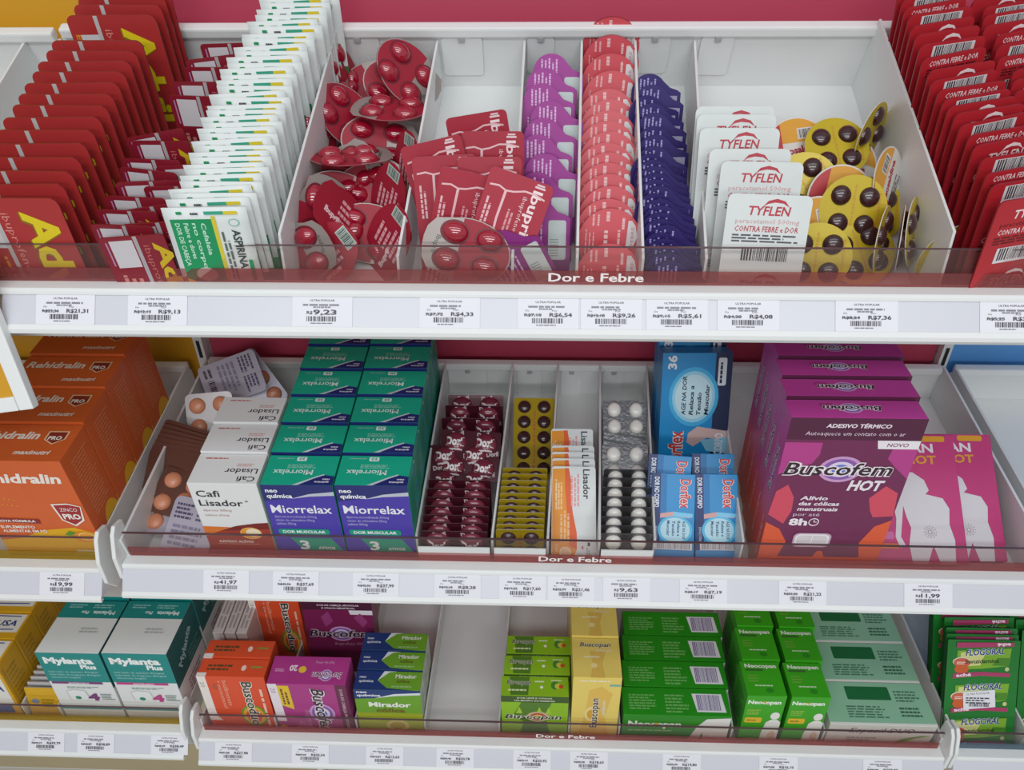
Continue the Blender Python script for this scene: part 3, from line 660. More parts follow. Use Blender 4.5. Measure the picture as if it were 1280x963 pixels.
thing(o, 'deep plum carton leaning at the back, behind the bright magenta one', 'carton')
def art_mir(w, d, h):
    f = Pr(w, h); NV = '#1f3a78'
    f.rect(0, 0, w, h*.5, '#a9b82c'); f.poly([(0, h*.80), (w*.3, h*.82), (w*.6, h*.90), (w, h*.94), (w, h), (0, h)], NV); f.poly([(w*.30, h*.82), (w*.6, h*.875), (w, h*.91), (w, h*.955), (w*.6, h*.92)], '#dfe6e8')
    f.text('neo', w*.04, h*.93, w*.16, '#eef2f6', bold=.03, height=h*.05); f.text('química', w*.04, h*.86, w*.36, '#eef2f6', bold=.03, height=h*.05)
    f.text('Mirador', w*.20, h*.64, w*.64, '#f2f4ea', bold=.035, height=h*.10); f.text('cólica', w*.30, h*.52, w*.44, '#7a5a1c', bold=.03, height=h*.085)
    f.ell(w*.60, h*.22, w*.18, h*.13, '#d8cf7a'); f.ell(w*.60, h*.22, w*.12, h*.085, '#b6a93a')
    t = Pr(w, d)
    t.poly([(0, 0), (w*.9, 0), (w*.5, d*.10), (w*.34, d*.50), (w*.42, d), (0, d)], NV); t.poly([(w*.34, d*.50), (w*.5, d*.94), (w*.62, d), (w*.42, d)], '#dfe6e8')
    t.text('neo', w*.06, d*.62, w*.10, '#dfe6ee', bold=.02, height=d*.14); t.text('química', w*.06, d*.40, w*.22, '#dfe6ee', bold=.02, height=d*.14)
    t.text('Mirador', w*.60, d*.64, w*.32, '#e6ecd8', bold=.03, height=d*.2); t.text('cólica', w*.63, d*.40, w*.2, '#6a5a1c', bold=.02, height=d*.16); t.lines(w*.56, d*.15, w*.9, d*.3, 1, '#9cc87c', 3)
    r = Pr(d, h); r.rect(0, 0, d, h, '#cfd6cc'); r.lines(d*.15, h*.15, d*.85, h*.85, 12, '#8aa088', 5)
    return {'front': ('front_print', f), 'top': ('top_print', t), 'right': ('side_print', r)}
fit_row('green_navy_carton', L, .1962, .2768, .0897, .0266, 3, 3, mat('leaf_green_carton', '#6fa62c', .4), art_mir, 'green and navy carton with white Mirador lettering', 'carton', 'green and navy cartons')
def art_bus(w, d, h):
    f = Pr(w, h)
    f.rect(0, h*.86, w, h, '#3d5a1e'); f.text('DOR LEVE E CÓLICA', w*.24, h*.945, w*.52, '#e3ead2', height=h*.028, bold=.03); f.text('NA REGIÃO DA BARRIGA', w*.20, h*.885, w*.6, '#e3ead2', height=h*.028, bold=.03)
    f.poly([(w*.30, h*.86), (w*.75, h*.86), (w*.66, h*.55), (w*.72, h*.2), (w*.80, 0), (w*.25, 0), (w*.34, h*.4), (w*.18, h*.55)], '#55802a')
    for px in (.22, .52, .66): f.poly([(w*px, h*.60), (w*(px+.05), h*.76), (w*(px+.1), h*.60)], '#a6cc3a')
    f.ell(w*.55, h*.53, w*.17, h*.12, '#c9b48a'); f.ell(w*.55, h*.53, w*.12, h*.085, '#b84a3c'); f.ell(w*.55, h*.53, w*.07, h*.05, '#e0b84a')
    logo(f, 'Buscopan', w*.05, h*.48, w*.86, h*.10, dark='#24381c', lite='#eef2dc', ring=False)
    t = Pr(w, d)
    t.poly([(w*.14, d*.05), (w*.40, d*.05), (w*.42, d*.96), (w*.12, d*.96)], '#55802a')
    logo(t, 'Buscopan', w*.08, d*.58, w*.36, d*.22, dark='#24381c', lite='#e8eed4', ring=False); t.lines(w*.10, d*.25, w*.4, d*.4, 1, '#dcebb0', 3)
    t.ell(w*.60, d*.45, w*.025, d*.07, '#f2f4e6'); t.lines(w*.5, d*.7, w*.65, d*.82, 1, '#eef3d4', 3)
    t.ell(w*.80, d*.55, w*.06, d*.2, '#3f8a3a'); t.ell(w*.84, d*.52, w*.045, d*.14, '#d8c84a'); t.ell(w*.89, d*.5, w*.035, d*.1, '#c8552e'); t.lines(w*.74, d*.78, w*.94, d*.86, 1, '#eef3d4', 5)
    return {'front': ('front_print', f), 'top': ('top_print', t)}
fit_row('lime_carton', L, .3735, .4545, .0846, .0280, 3, 3, mat('lime_carton', '#8fbf22', .4), art_bus, 'lime green Buscopan carton with dark green body outline', 'carton', 'lime green cartons', xs=.4185)
def art_yel(w, d, h):
    f = Pr(w, h)
    f.poly([(w*.15, 0), (w*.85, 0), (w*.70, h*.4), (w*.84, h*.75), (w*.6, h*.86), (w*.35, h*.8), (w*.28, h*.4)], '#e6be58')
    f.lines(w*.15, h*.94, w*.9, h*.97, 1, '#f5ecd0', 5); f.rect(w*.76, h*.87, w*.98, h*.90, '#7fb6a4')
    f.ell(w*.42, h*.42, w*.15, h*.12, '#f0d890'); f.ell(w*.42, h*.42, w*.09, h*.075, '#d9a838')
    logo(f, 'Buscopan', w*.55, h*.20, h*.48, w*.16, dark='#3a3426', lite='#f4ecd8', rot=90, shear=0, ring=False); f.text('composto', w*.70, h*.40, h*.25, '#f0e6d0', rot=90, height=w*.08, bold=.02)
    t = Pr(w, d)
    t.poly([(w*.36, 0), (w*.66, 0), (w*.62, d*.35), (w*.70, d*.66), (w*.36, d*.66), (w*.42, d*.35)], '#e2bc5a'); t.ell(w*.44, d*.30, w*.07, d*.06, '#f0dc9a')
    logo(t, 'Buscopan', w*.16, d*.78, w*.66, d*.11, dark='#4a4230', lite='#f2e8cc', ring=False); t.text('composto', w*.5, d*.66, w*.34, '#f2e6c4', height=d*.07, bold=.02); t.lines(w*.24, d*.5, w*.6, d*.56, 1, '#f6ecc8', 3)
    return {'front': ('front_print', f), 'top': ('top_print', t)}
fit_row('yellow_carton', L, .4585, .5155, .1220, .0565, 3, 3, mat('yellow_carton', '#ecd26c', .4), art_yel, 'yellow Buscopan carton with amber body outline', 'carton', 'yellow cartons')
def art_neob(w, d, h):
    f = Pr(w, h); f.text('Neocopan', w*.05, h*.58, w*.50, '#f0f4ea', bold=.04, height=h*.20); f.ell(w*.315, h*.68, 2.6, 2.8, '#d8a828')
    f.poly([(w*.62, 0), (w*.70, h*.62), (w*.78, h*.9), (w, h*.95), (w, 0)], '#e8e8e2'); f.poly([(w*.72, 0), (w*.76, h*.4), (w*.79, 0)], '#2f7a28')
    f.lines(w*.06, h*.42, w*.5, h*.5, 1, '#8fc07c', 4)
    t = Pr(w, d); t.lines(w*.06, d*.2, w*.32, d*.78, 6, '#6fae5e', 4); t.lines(w*.40, d*.1, w*.62, d*.8, 6, '#6fae5e', 5)
    t.poly([(w*.69, d*.14), (w*.96, d*.14), (w*.94, d*.80), (w*.66, d*.80)], '#e6e4ea'); t.bars(w*.70, d*.2, w*.92, d*.76, '#5a4a8a', 26, 5)
    return {'front': ('front_print', f), 'top': ('top_print', t)}
GRN = mat('vivid_green_carton', '#1f8d16', .34)
fit_row('green_carton', L, .5212, .6500, .0585, .0372, 0, 4, GRN, art_neob, 'wide green Neocopan carton with a barcode on top', 'carton', 'wide green cartons', xs=.5955)
GRN2 = mat('fresh_green_carton', '#3aa81a', .34)
def art_neos(w, d, h):
    f = Pr(w, h); f.text('Neocopan', w*.05, h*.84, w*.84, '#eef4e6', bold=.04, height=h*.075); f.ell(w*.47, h*.875, 1.6, 2., '#d8a828'); f.lines(w*.08, h*.62, w*.5, h*.74, 3, '#9cc24a', 5)
    f.rrect(w*.06, h*.45, w*.50, h*.56, 2, '#e0bc2c'); f.lines(w*.12, h*.49, w*.44, h*.53, 1, '#7a6a1c', 2)
    f.ell(w*.82, h*.60, w*.12, h*.075, '#ecece6'); f.poly([(w*.74, h*.52), (w*.90, h*.52), (w*1.0, h*.47), (w*1., 0), (w*.55, 0), (w*.56, h*.22), (w*.62, h*.46)], '#ecece6'); f.ell(w*.84, h*.18, w*.10, h*.1, '#e3c8b0')
    t = Pr(w, d); t.text('Neocopan', w*.1, d*.82, w*.82, '#e6eedc', bold=.04, height=d*.11); t.rect(w*.10, d*.72, w*.55, d*.78, '#3a6a2c'); t.lines(w*.12, d*.40, w*.45, d*.64, 3, '#6fae3c', 6); t.lines(w*.25, d*.28, w*.75, d*.34, 1, '#d4e6c4', 3); t.ell(w*.6, d*.16, w*.1, d*.07, '#2a8a1c')
    l = Pr(d, h); l.lines(d*.15, h*.2, d*.85, h*.85, 7, '#1e7016', 4)
    return {'front': ('front_print', f), 'top': ('top_print', t), 'left': ('side_print', l)}
fit_row('green_carton', L, .6642, .7104, .0953, .0485, 3, 3, GRN2, art_neos, 'small green Neocopan carton beside the wide green cartons', 'carton', 'small green cartons', xs=.694)
fit_row('green_carton', L, .7160, .7614, .0948, .0485, 3, 3, GRN2, art_neos, 'small green Neocopan carton beside the mint cartons', 'carton', 'small green cartons', xs=.747)
def art_esp(w, d, h):
    f = Pr(w, h); f.text('Espasil', w*.20, h*.66, w*.34, '#6a4a50', shear=.2, height=h*.20); f.text('DUO', w*.57, h*.66, w*.24, '#7a4a58', height=h*.20, shear=.2)
    f.poly([(w*.62, h*.1), (w*.72, h*.42), (w*.90, h*.58), (w*.98, h*.56), (w*.84, h*.44), (w*.72, h*.2)], '#7fa64a'); f.lines(w*.2, h*.3, w*.5, h*.5, 2, '#a8a09c', 4); f.rect(0, h*.9, w, h*.96, '#d8d8cc')
    t = Pr(w, d); t.rect(0, d*.05, w, d, '#8fc0a0'); t.rrect(w*.24, d*.58, w*.66, d*.90, 1.5, '#1b6a38')
    t.lines(w*.20, d*.16, w*.62, d*.46, 5, '#4c7a60', 6); t.lines(w*.70, d*.55, w*.94, d*.84, 4, '#4c7a60', 7); t.lines(w*.70, d*.2, w*.9, d*.45, 3, '#3c6a50', 8); t.rect(0, 0, w, d*.045, '#dfe4dc')
    return {'front': ('front_print', f), 'top': ('top_print', t)}
fit_row('mint_carton', L, .7690, .8960, .0490, .0572, 0, 3, mat('mint_white_carton', '#dcdad2', .4), art_esp, 'mint Espasil carton with dark green block on top', 'carton', 'mint cartons')

# ------------------------------------------------------------------ lower left shelf
def art_myl(pk):
    def a(w, d, h):
        TE = '#148a86'; W_ = '#eef2f0'
        f = Pr(w, h); f.rect(0, h*.50, w, h, TE)
        f.text('Mylanta', w*.08, h*.82, w*.78, W_, bold=.05, height=h*.10); f.text('Plus', w*.62, h*.73, w*.25, W_, bold=.04, height=h*.075)
        for i, t in enumerate(('hidróxido de alumínio 80mg/ml', 'hidróxido de magnésio 80mg/ml', 'simeticona 6mg/ml')): f.text(t, w*.08, h*(.66-.048*i), w*(.78, .80, .46)[i], '#c4e2de', height=h*.028)
        f.rect(w*.04, h*.46, w*.86, h*.50, pk); f.text('ANTIÁCIDO', w*.3, h*.465, w*.34, W_, height=h*.022, bold=.03)
        f.lines(w*.25, h*.38, w*.8, h*.42, 2, '#8fa8a4', 4)
        f.poly([(w*.20, h*.33), (w*.34, h*.36), (w*.52, h*.34), (w*.56, h*.18), (w*.22, h*.18)], '#c9cfcc'); f.poly([(w*.22, h*.325), (w*.34, h*.35), (w*.505, h*.332), (w*.54, h*.185), (w*.24, h*.185)], '#e9ecea'); f.ell(w*.36, h*.21, w*.05, h*.03, '#2a8a6a')
        f.text('4', w*.52, h*.17, w*.19, pk, bold=.05, height=h*.12); f.lines(w*.74, h*.18, w*.96, h*.3, 4, '#8f9a98', 5); f.rect(0, 0, w, h*.03, TE)
        t = Pr(w, d); t.rect(0, d*.66, w, d, TE); t.text('Mylanta', w*.90, d*.80, w*.36, '#d8ecea', rot=180, bold=.04, height=d*.07); t.text('Plus', w*.47, d*.80, w*.12, '#d8ecea', rot=180, height=d*.06, bold=.03)
        t.lines(w*.1, d*.86, w*.4, d*.95, 2, '#8fc8c4', 4); t.lines(w*.5, d*.86, w*.9, d*.95, 2, '#8fc8c4', 5); t.lines(w*.5, d*.38, w*.85, d*.5, 2, '#b8bcba', 6)
        r = Pr(d, h); r.rect(0, h*.50, d, h, '#0e5f60'); r.text('Mylanta', d*.26, h*.62, d*.62, '#9fc4c4', rot=32, bold=.04, height=d*.15); r.lines(d*.5, h*.53, d*.95, h*.68, 3, '#4c8a8a', 4); r.lines(d*.3, h*.15, d*.9, h*.42, 6, '#b08a98', 5)
        return {'front': ('front_print', f), 'top': ('top_print', t), 'right': ('side_print', r)}
    return a
MYL = mat('pearl_carton', '#e4e6e4', .4, var=.015)
fit_row('teal_white_carton', LL, -.1735, -.0972, .1330, .0785, 3, 2, MYL, art_myl('#7a3a78'), 'teal and white antacid carton with violet figure 4', 'carton', 'teal and white cartons', gap=.004, fk=.82)
fit_row('teal_white_carton', LL, -.0937, -.0165, .1345, .0785, 3, 2, MYL, art_myl('#c23a86'), 'teal and white antacid carton with magenta figure 4', 'carton', 'teal and white cartons', gap=.004, fk=.82)
def art_ysa(w, d, h):
    f = Pr(w, h); f.rect(0, h*.3, w*.96, h*.92, '#e6e4dc'); f.text('SA', w*.72, h*.55, w*.2, '#2a3a80', bold=.03, height=h*.12, shear=.2); f.rect(0, h*.14, w*.9, h*.28, '#4a5a98')
    t = Pr(w, d); t.rect(0, d*.24, w*.97, d*.96, '#e6e4dc'); t.text('USA', w*.6, d*.5, w*.3, '#2a3a80', bold=.03, height=d*.22, shear=.2); t.poly([(0, d*.9), (w*.9, d*.86), (w*.9, d*.9), (0, d*.96)], '#3a4a90'); t.poly([(0, d*.3), (w*.9, d*.34), (w*.9, d*.38), (0, d*.36)], '#3a4a90')
    r = Pr(d, h); r.lines(d*.2, h*.15, d*.8, h*.85, 10, '#b48a1c', 5); r.rect(d*.08, h*.08, d*.16, h*.9, '#c09420')
    return {'front': ('front_print', f), 'top': ('top_print', t), 'right': ('side_print', r)}
fit_row('yellow_white_carton', LL, -.318, -.2275, .1070, .0385, 2, 4, mat('mustard_carton', '#d9a51c', .4), art_ysa, 'mustard yellow and white carton at the lower left edge', 'carton', 'mustard cartons')
SIL = mat('silver_sachet', '#c2c2c4', .32, metal=.35); MUST = mat('mustard_sachet', '#dcae2c', .4)
for k in range(9):
    o = obj('silver_sachet', plate(rr(.040, .052, .001, 2), .0018, MUST if k == 0 else SIL, SIL, name='silver_sachet'))
    o.matrix_world = LL.mat(-.2005, .016+.0078*k, .0005, 12) @ Matrix.Rotation(R(90), 4, 'X')
    if k == 0:
        p = Pr(40, 52); p.ell(10, 30, 5, 4, '#8a8fa8'); p.lines(18, 20, 36, 36, 3, '#a8841c', 3); obj('front_print', p.mesh('front_print', flat(.0018, -.020)), o)
    else: obj('seal', B().box(-.0195, .0195, .047, .0515, -.0003, .0021).me('seal', mat('seal_white', '#d6d6d8', .35)), o)
    thing(o, 'silver sachet between mustard and teal cartons, %s in line' % ORD[k], 'sachet', 'silver sachets')

# ------------------------------------------------------------------ green sachets on the lower right shelf
FLG = mat('bottle_green_sachet', '#1d7a2c', .35, bump=.25, scale=45); FLGB = mat('dark_green_sachet', '#14501f', .4)
def flog_print():
    f = Pr(86, 138)
    for y0 in (92, 48, 4):
        f.poly([(12, y0+8), (44, y0+10), (74, y0+14), (76, y0+36), (40, y0+34), (12, y0+32)], '#7fb02c'); f.poly([(16, y0+12), (40, y0+14), (46, y0+32), (16, y0+30)], '#d6d68a'); f.poly([(54, y0+14), (74, y0+14), (76, y0+24), (60, y0+24)], '#4a8a22')
        f.ell(18, y0+18, 11, 6, '#e3e0c8'); f.ell(18, y0+17, 10, 6, '#d0644a'); f.ell(18, y0+9, 8.5, 6, '#cf5f2e'); f.lines(12, y0+15, 24, y0+19, 2, '#f2e0d4', 4)
        f.text('FLOGORAL', 22, y0+26, 46, '#e8eef0', bold=.06, shear=.2, height=7.5, rot=4); f.text('FLOGORAL', 22, y0+26, 46, '#23357a', bold=.025, shear=.2, height=7.5, rot=4)
        f.text('benzidamina', 22, y0+16, 40, '#24401c', bold=.02, shear=.15, height=5, rot=3); f.ell(72, y0+10, 2.6, 2.6, '#c9cc8a')
        f.poly([(8, y0-3), (40, y0+1), (76, y0), (76, y0+5), (40, y0+6), (8, y0+3)], '#b03a68'); f.text('aché', 12, y0-1, 18, '#efdfe6', bold=.04, height=4, rot=5)
    f.poly([(10, 128), (78, 131), (78, 136), (10, 135)], '#b03a68'); f.text('aché', 74, 135, 16, '#efdfe6', rot=181, bold=.04, height=4)
    return f
fp = flog_print().mesh('front_print', flat(.002, -.043))
fo = [(x, y) for x, y in rr(.086, .138, .001, 2)]
flme = plate(fo, .002, FLG, FLGB, name='green_sachet')
pts = [(1228, 800), (1226, 793), (1225, 785), (1223, 772), (1215, 762), (1213, 752), (1210, 742)]
for k, (u, v) in enumerate(pts):
    x, d = LR.xs(u, v, .119); o = obj('green_sachet', flme, None, LR.mat(x-.004*(k > 3), d-.0705, .002, 30, (0, 0, 0, 1, 3, 4, 3)[k]) @ Matrix.Rotation(R(90), 4, 'X'))
    obj('front_print', fp, o)
    if k == 0:
        p = Pr(40, 26); p.poly([(0, 0), (38, 4), (36, 26), (-2, 22)], PAPER); p.text('ULTRA POPULAR', 2, 18, 28, INK, rot=6, height=2.4); p.lines(2, 8, 32, 17, 3, INK, 4); p.bars(6, 4, 30, 8, INK, 20)
        obj('price_sticker', p.mesh('price_sticker', flat(.0032, -.020, .050)), o)
    thing(o, 'green lozenge sachet on the lower right, %s in its stack' % ORD[k]+(', with white price sticker' if k == 0 else ''), 'sachet', 'green lozenge sachets')
for k in range(4):
    o = obj('green_sachet', flme, None, LR.mat(1.052, .03+.016*k, .002, 30, 0) @ Matrix.Rotation(R(90), 4, 'X')); obj('front_print', fp, o)
    thing(o, 'green lozenge sachet cut by the right picture edge, %s in its stack' % ORD[k], 'sachet', 'green lozenge sachets')

# ------------------------------------------------------------------ blister packs
def blister(name, W, H, spots, card, back, bub, part='tablet', th=.0006, art=None, r=.002, outline=None, artb=None):
    o = obj(name, plate(outline or rr(W, H, r, 3), th, card, back, name=name))
    if art: obj('foil_print', art.mesh('foil_print', flat(th, -W/2)), o)
    if artb: obj('back_print', artb.mesh('back_print', flatb(-W/2)), o)
    for sp in spots:
        c = obj(part, bub, o); c.location = (sp[0], sp[1], th)
        if len(sp) > 2: c.rotation_euler = (0, 0, R(sp[2]))
    return o
def put(o, fr, u, v, L_, lean, dx=0., h0=.0006, yaw=0., roll=0.):
    """stand a card on the shelf so that its top edge centre (offset dx) shows at the pixel"""
    x, d = fr.xs(u, v, h0+L_*math.cos(R(lean)))
    o.matrix_world = fr.mat(x-dx, d-L_*math.sin(R(lean)), h0, lean, yaw, roll) @ Matrix.Rotation(R(90), 4, 'X')
    return o
def stack(proto, fr, pts, L_, lean, label, cat, group, dx=0., h0=.0006, yaw=None, leans=None, roll=None):
    for i, (u, v) in enumerate(pts):
        o = proto if i == 0 else dup(proto)
        put(o, fr, u, v, L_, leans[i] if leans else lean, dx, h0[i] if isinstance(h0, list) else h0, yaw[i % len(yaw)] if yaw else 0, roll[i % len(roll)] if roll else 0)
        thing(o, label % ORD[i], cat, group)
def wrap_text(name, t, rx, ry, rz, w, hgt, m, dy=0., off=.00015, rot=0, dx=0.):
    p = Pr(1, 1); p.text(t, dx, dy, w, m, rot=rot, align='c', bold=.05, height=hgt)
    v = []
    for x, y, z in p.v:
        x, y = x*.001, y*.001; q = max(0., 1-(x/rx)**2-(y/ry)**2); v.append((x, y, rz*math.sqrt(q)+off))
    return v, p.f
MAROON = mat('maroon_bubble', '#7c2a3e', .25, coat=.5); MARC = mat('maroon_foil', '#4c1826', .3, metal=.2)
def printed_dome(name, rx, ry, rz, m, text, w, hgt, ic, rot=0):
    me = dome(name, rx, ry, rz, m, 16, 6)
    v, f = wrap_text(name, text, rx, ry, rz, w, hgt, ic, dy=-hgt*.5, rot=rot)
    v2, f2 = wrap_text(name, 'comprimidos', rx, ry, rz, w*.8, hgt*.22, ic, dy=-hgt*1.05)
    V = [tuple(p.co) for p in me.vertices]; F = [tuple(p.vertices) for p in me.polygons]; n = len(F)
    F += [tuple(len(V)+k for k in q) for q in f]; V += v
    F += [tuple(len(V)+k for k in q) for q in f2]; V += v2
    return mesh_from(name, V, F, [m, ink(ic)], [0]*n+[1]*(len(F)-n), smooth=True)
dor = printed_dome('tablet_bubble', .0125, .0115, .0065, MAROON, 'Doril', 20, 9, '#f0e8ea')
def doril():
    p = Pr(66, 55)
    for k, (x, y) in enumerate(((1, 3), (25, 1), (50, 4), (4, 26), (27, 24), (52, 27), (12, 48), (40, 48))): p.text('Doril', x, y, 13, '#c9b6bc', bold=.04, height=5, rot=8)
    return blister('maroon_blister', .066, .055, [(-.0165, .0415), (.0165, .0415), (-.0165, .0135), (.0165, .0135)], MARC, FOIL, dor, 'tablet_bubble', art=p)
stack(doril(), M, [(567+(668-v)*.11, v) for v in (664, 654, 644, 633, 622, 611, 600)], .055, 9, 'maroon printed tablet blister standing on edge, %s in its tray', 'blister pack', 'maroon blisters')
for k, (u, v, ln, h0, yw, lab) in enumerate(((578, 556, 64, .028, 3, 'maroon blister lying tilted on top of the standing ones, lower one'), (586, 539, 60, .034, -4, 'maroon blister lying tilted on top of the standing ones, upper one'),
                                          (588, 523, 14, .0, 0, 'maroon blister standing behind the tilted pair'), (592, 507, 12, .0, 0, 'maroon blister second from the back of its tray'), (595, 494, 40, .0, 0, 'maroon blister at the very back of its tray'))):
    o = put(doril(), M, u, v, .055, ln, h0=h0+.0006, yaw=yw); thing(o, lab, 'blister pack', 'maroon blisters')
BROWN = mat('brown_tablet', '#3c2024', .22, coat=.6); NEOC = mat('golden_foil', '#b39a20', .32, metal=.25); NEOB = mat('pale_foil_back', '#d8d4c8', .4, metal=.2)
brn = dome('tablet', .0078, .0078, .005, BROWN, 16, 5)
def neos(rows, L_):
    sp = [(sx*.0115, L_-.011-k*.0185) for k in range(rows) for sx in (-1, 1)]
    p = Pr(48, L_*1000)
    p.text('Neosaldina', 25.5, 4, L_*800, '#c0522e', rot=90, height=3, bold=.02)
    return blister('yellow_blister', .048, L_, sp, NEOC, NEOB, brn, art=p)
stack(neos(3, .052), M, [(649.5+(665-v)*.085, v) for v in (662, 655.5, 648, 640.5, 632.5, 624.5, 616.5, 608.5, 600.5, 592.5, 585)], .052, 9, 'yellow blister of brown tablets standing on edge, %s in its tray', 'blister pack', 'yellow blisters')
o = neos(5, .097); put(o, M, 668, 498, .097, 62); thing(o, 'yellow blister lying back with ten brown tablets in view', 'blister pack', 'yellow blisters')
WTAB = mat('white_tablet', '#ece9e2', .35, coat=.3)
wtb = dome('tablet', .0080, .0088, .0062, WTAB, 16, 6, .55)
def wht(rows, L_, art=None):
    sp = [(sx*.0125, L_-.011-k*.020) for k in range(rows) for sx in (-1, 1)]
    return blister('silver_blister', .050, L_, sp, mat('shaded_gap_foil', '#8c8d90', .3, metal=.9, bump=.2, scale=300), FOIL, wtb, art=art)  # foil colour darkened to paint in the shade between standing blisters
stack(wht(2, .054), M, [(783+(670-v)*.02, v) for v in (667, 657, 646, 633.5, 621, 609, 597.5, 587)], .054, 9, 'silver blister of white tablets standing on edge, %s in its tray', 'blister pack', 'silver blisters')
p = Pr(50, 96)
for k in range(9): p.poly([(1, 8+k*10), (49, -8+k*10+8), (49, -5+k*10+8), (1, 11+k*10)], '#6f7376')
for k, (v, ln, lab) in enumerate(((556, 58, 'silver blister leaning back, front one with two white tablets showing'), (501, 56, 'silver blister leaning at the back, four white tablets showing'))):
    o = wht(2, .06 if k == 0 else .096, None if k == 0 else p); put(o, M, 781, v, .06 if k == 0 else .096, ln, h0=.0006+(.02 if k == 0 else 0)); thing(o, lab, 'blister pack', 'silver blisters')
LISW = mat('pale_sachet', '#dfe4e4', .4)
def lisador():
    o = obj('orange_white_sachet', plate(rr(.046, .115, .003, 4), .0022, LISW, LISW, name='orange_white_sachet'))
    p = Pr(46, 115); O = '#e8962a'
    p.poly([(.6, 3), (.6, 112), (18, 113), (20, 100), (20, 80), (22, 62), (26, 40), (26, 22), (22, 12), (22, 3)], O); p.poly([(14, 113), (18, 113), (20, 100), (20, 80), (22, 62), (26, 40), (26, 22), (18, 26), (16, 60), (14, 90)], '#e5622a')
    p.lines(4, 66, 12, 108, 3, '#f0d2a0', 5, rot=1); p.lines(9, 30, 20, 70, 3, '#f4c490', 6, rot=1); p.lines(20, 70, 30, 108, 3, '#e8a0a4', 7, rot=1)
    p.text('Lisador', 33, 112, 34, '#3a3c44', rot=-90, bold=.02, height=7); p.ell(14, 19, 6, 6, '#f0d4b4'); p.ell(14, 19, 4.6, 4.6, '#ebb98c'); p.text('500 mg', 4, 28, 18, '#f4dcb8', rot=-90, height=2.6)
    p.text('4', 30, 22, 3, '#d04a3a', height=5); p.rect(37, 26, 39.5, 30, '#3a3c44'); p.lines(36, 12, 40, 25, 2, '#9a9ea4', 4, rot=1); p.bars(8, 3, 40, 9, '#4a4c54', 20, 6)
    squash(p, .93); obj('front_print', p.mesh('front_print', flat(.0022, -.023)), o); return o
stack(lisador(), M, [(717, 584), (716.5, 574), (716, 566), (716, 558), (715, 537)], .115, 60, 'orange and white Lisador sachet leaning back, %s in its tray', 'sachet', 'orange and white sachets')
# salmon tablets and their blisters in the left tray
SALM = mat('salmon_tablet', '#d9906e', .4, coat=.3); GREYF = mat('grey_foil', '#a7a1a2', .35, metal=.4); BROWNF = mat('brown_foil', '#6a4438', .35, metal=.3); LILF = mat('lilac_foil', '#b8b4c4', .4, metal=.25)
slm = dome('tablet', .0092, .0092, .005, SALM, 18, 5)
def salmon(card, back=None, art=None, artb=None, tabs=3):
    return blister('salmon_blister', .052, .075, [(sx*.013, .013+k*.024) for k in range(tabs) for sx in (-1, 1)], card, back or card, slm, art=art, artb=artb, r=.006)
def lil():
    p = Pr(52, 75); p.lines(4, 52, 24, 70, 4, '#4c4668', 4); p.lines(28, 52, 48, 70, 4, '#4c4668', 5); p.lines(6, 24, 46, 48, 4, '#8a86a0', 6); p.bars(20, 8, 40, 16, '#2a2838', 12); p.lines(6, 6, 18, 18, 2, '#2a2838', 7); return p
def lay(o, fr, u, v, h, az, el, spin, label, cat, group):
    x, d = fr.xs(u, v, h); o.matrix_world = fr.face(x, d, h, az, el, spin) ; thing(o, label, cat, group); return o
def cen(o, dy):      # shift card so that its centre is the origin
    o.data.transform(Matrix.Translation((0, -dy, 0)))
    done = set()
    for c in o.children:
        if c.name.startswith(('foil_print', 'back_print', 'front_print')): c.data = c.data.copy(); c.data.transform(Matrix.Translation((0, -dy, 0)))
        else: c.location.y -= dy
    return o
G = 'blisters of salmon tablets'
lay(cen(salmon(LILF, art=None, artb=lil()), .0375), M, 290, 474, .060, 175, -38, 70, 'lilac blister turned print side up, at the back left of the middle shelf', 'blister pack', G)
lay(cen(salmon(LILF), .0375), M, 316, 480, .045, 20, 40, 35, 'lilac blister half under the printed one, touching the divider', 'blister pack', G)
lay(cen(salmon(GREYF), .0375), M, 264, 532, .048, 12, 42, 5, 'grey blister with two salmon tablets showing beside the white cartons', 'blister pack', G)
for k in range(7):
    lay(cen(salmon(BROWNF, tabs=0), .0375), M, 240-k*3, 562+k*5.0, .042-.001*k, -10, 30+k*4, 74+k*2, 'brown blister in the fanned bundle by the left wall, %s from the top' % ('first', 'second', 'third', 'fourth', 'fifth', 'sixth', 'seventh')[k], 'blister pack', G)
lay(cen(salmon(BROWNF), .0375), M, 236, 622, .026, 25, 66, 70, 'brown blister lying flat below the fanned bundle', 'blister pack', G)
lay(cen(salmon(LILF), .0375), M, 226, 640, .020, 15, 72, 84, 'lilac blister lying below the brown ones', 'blister pack', G)
lay(cen(salmon(LILF, artb=lil()), .0375), M, 236, 668, .018, 180, -62, 10, 'lilac blister with a price sticker side up by the front guard', 'blister pack', G)

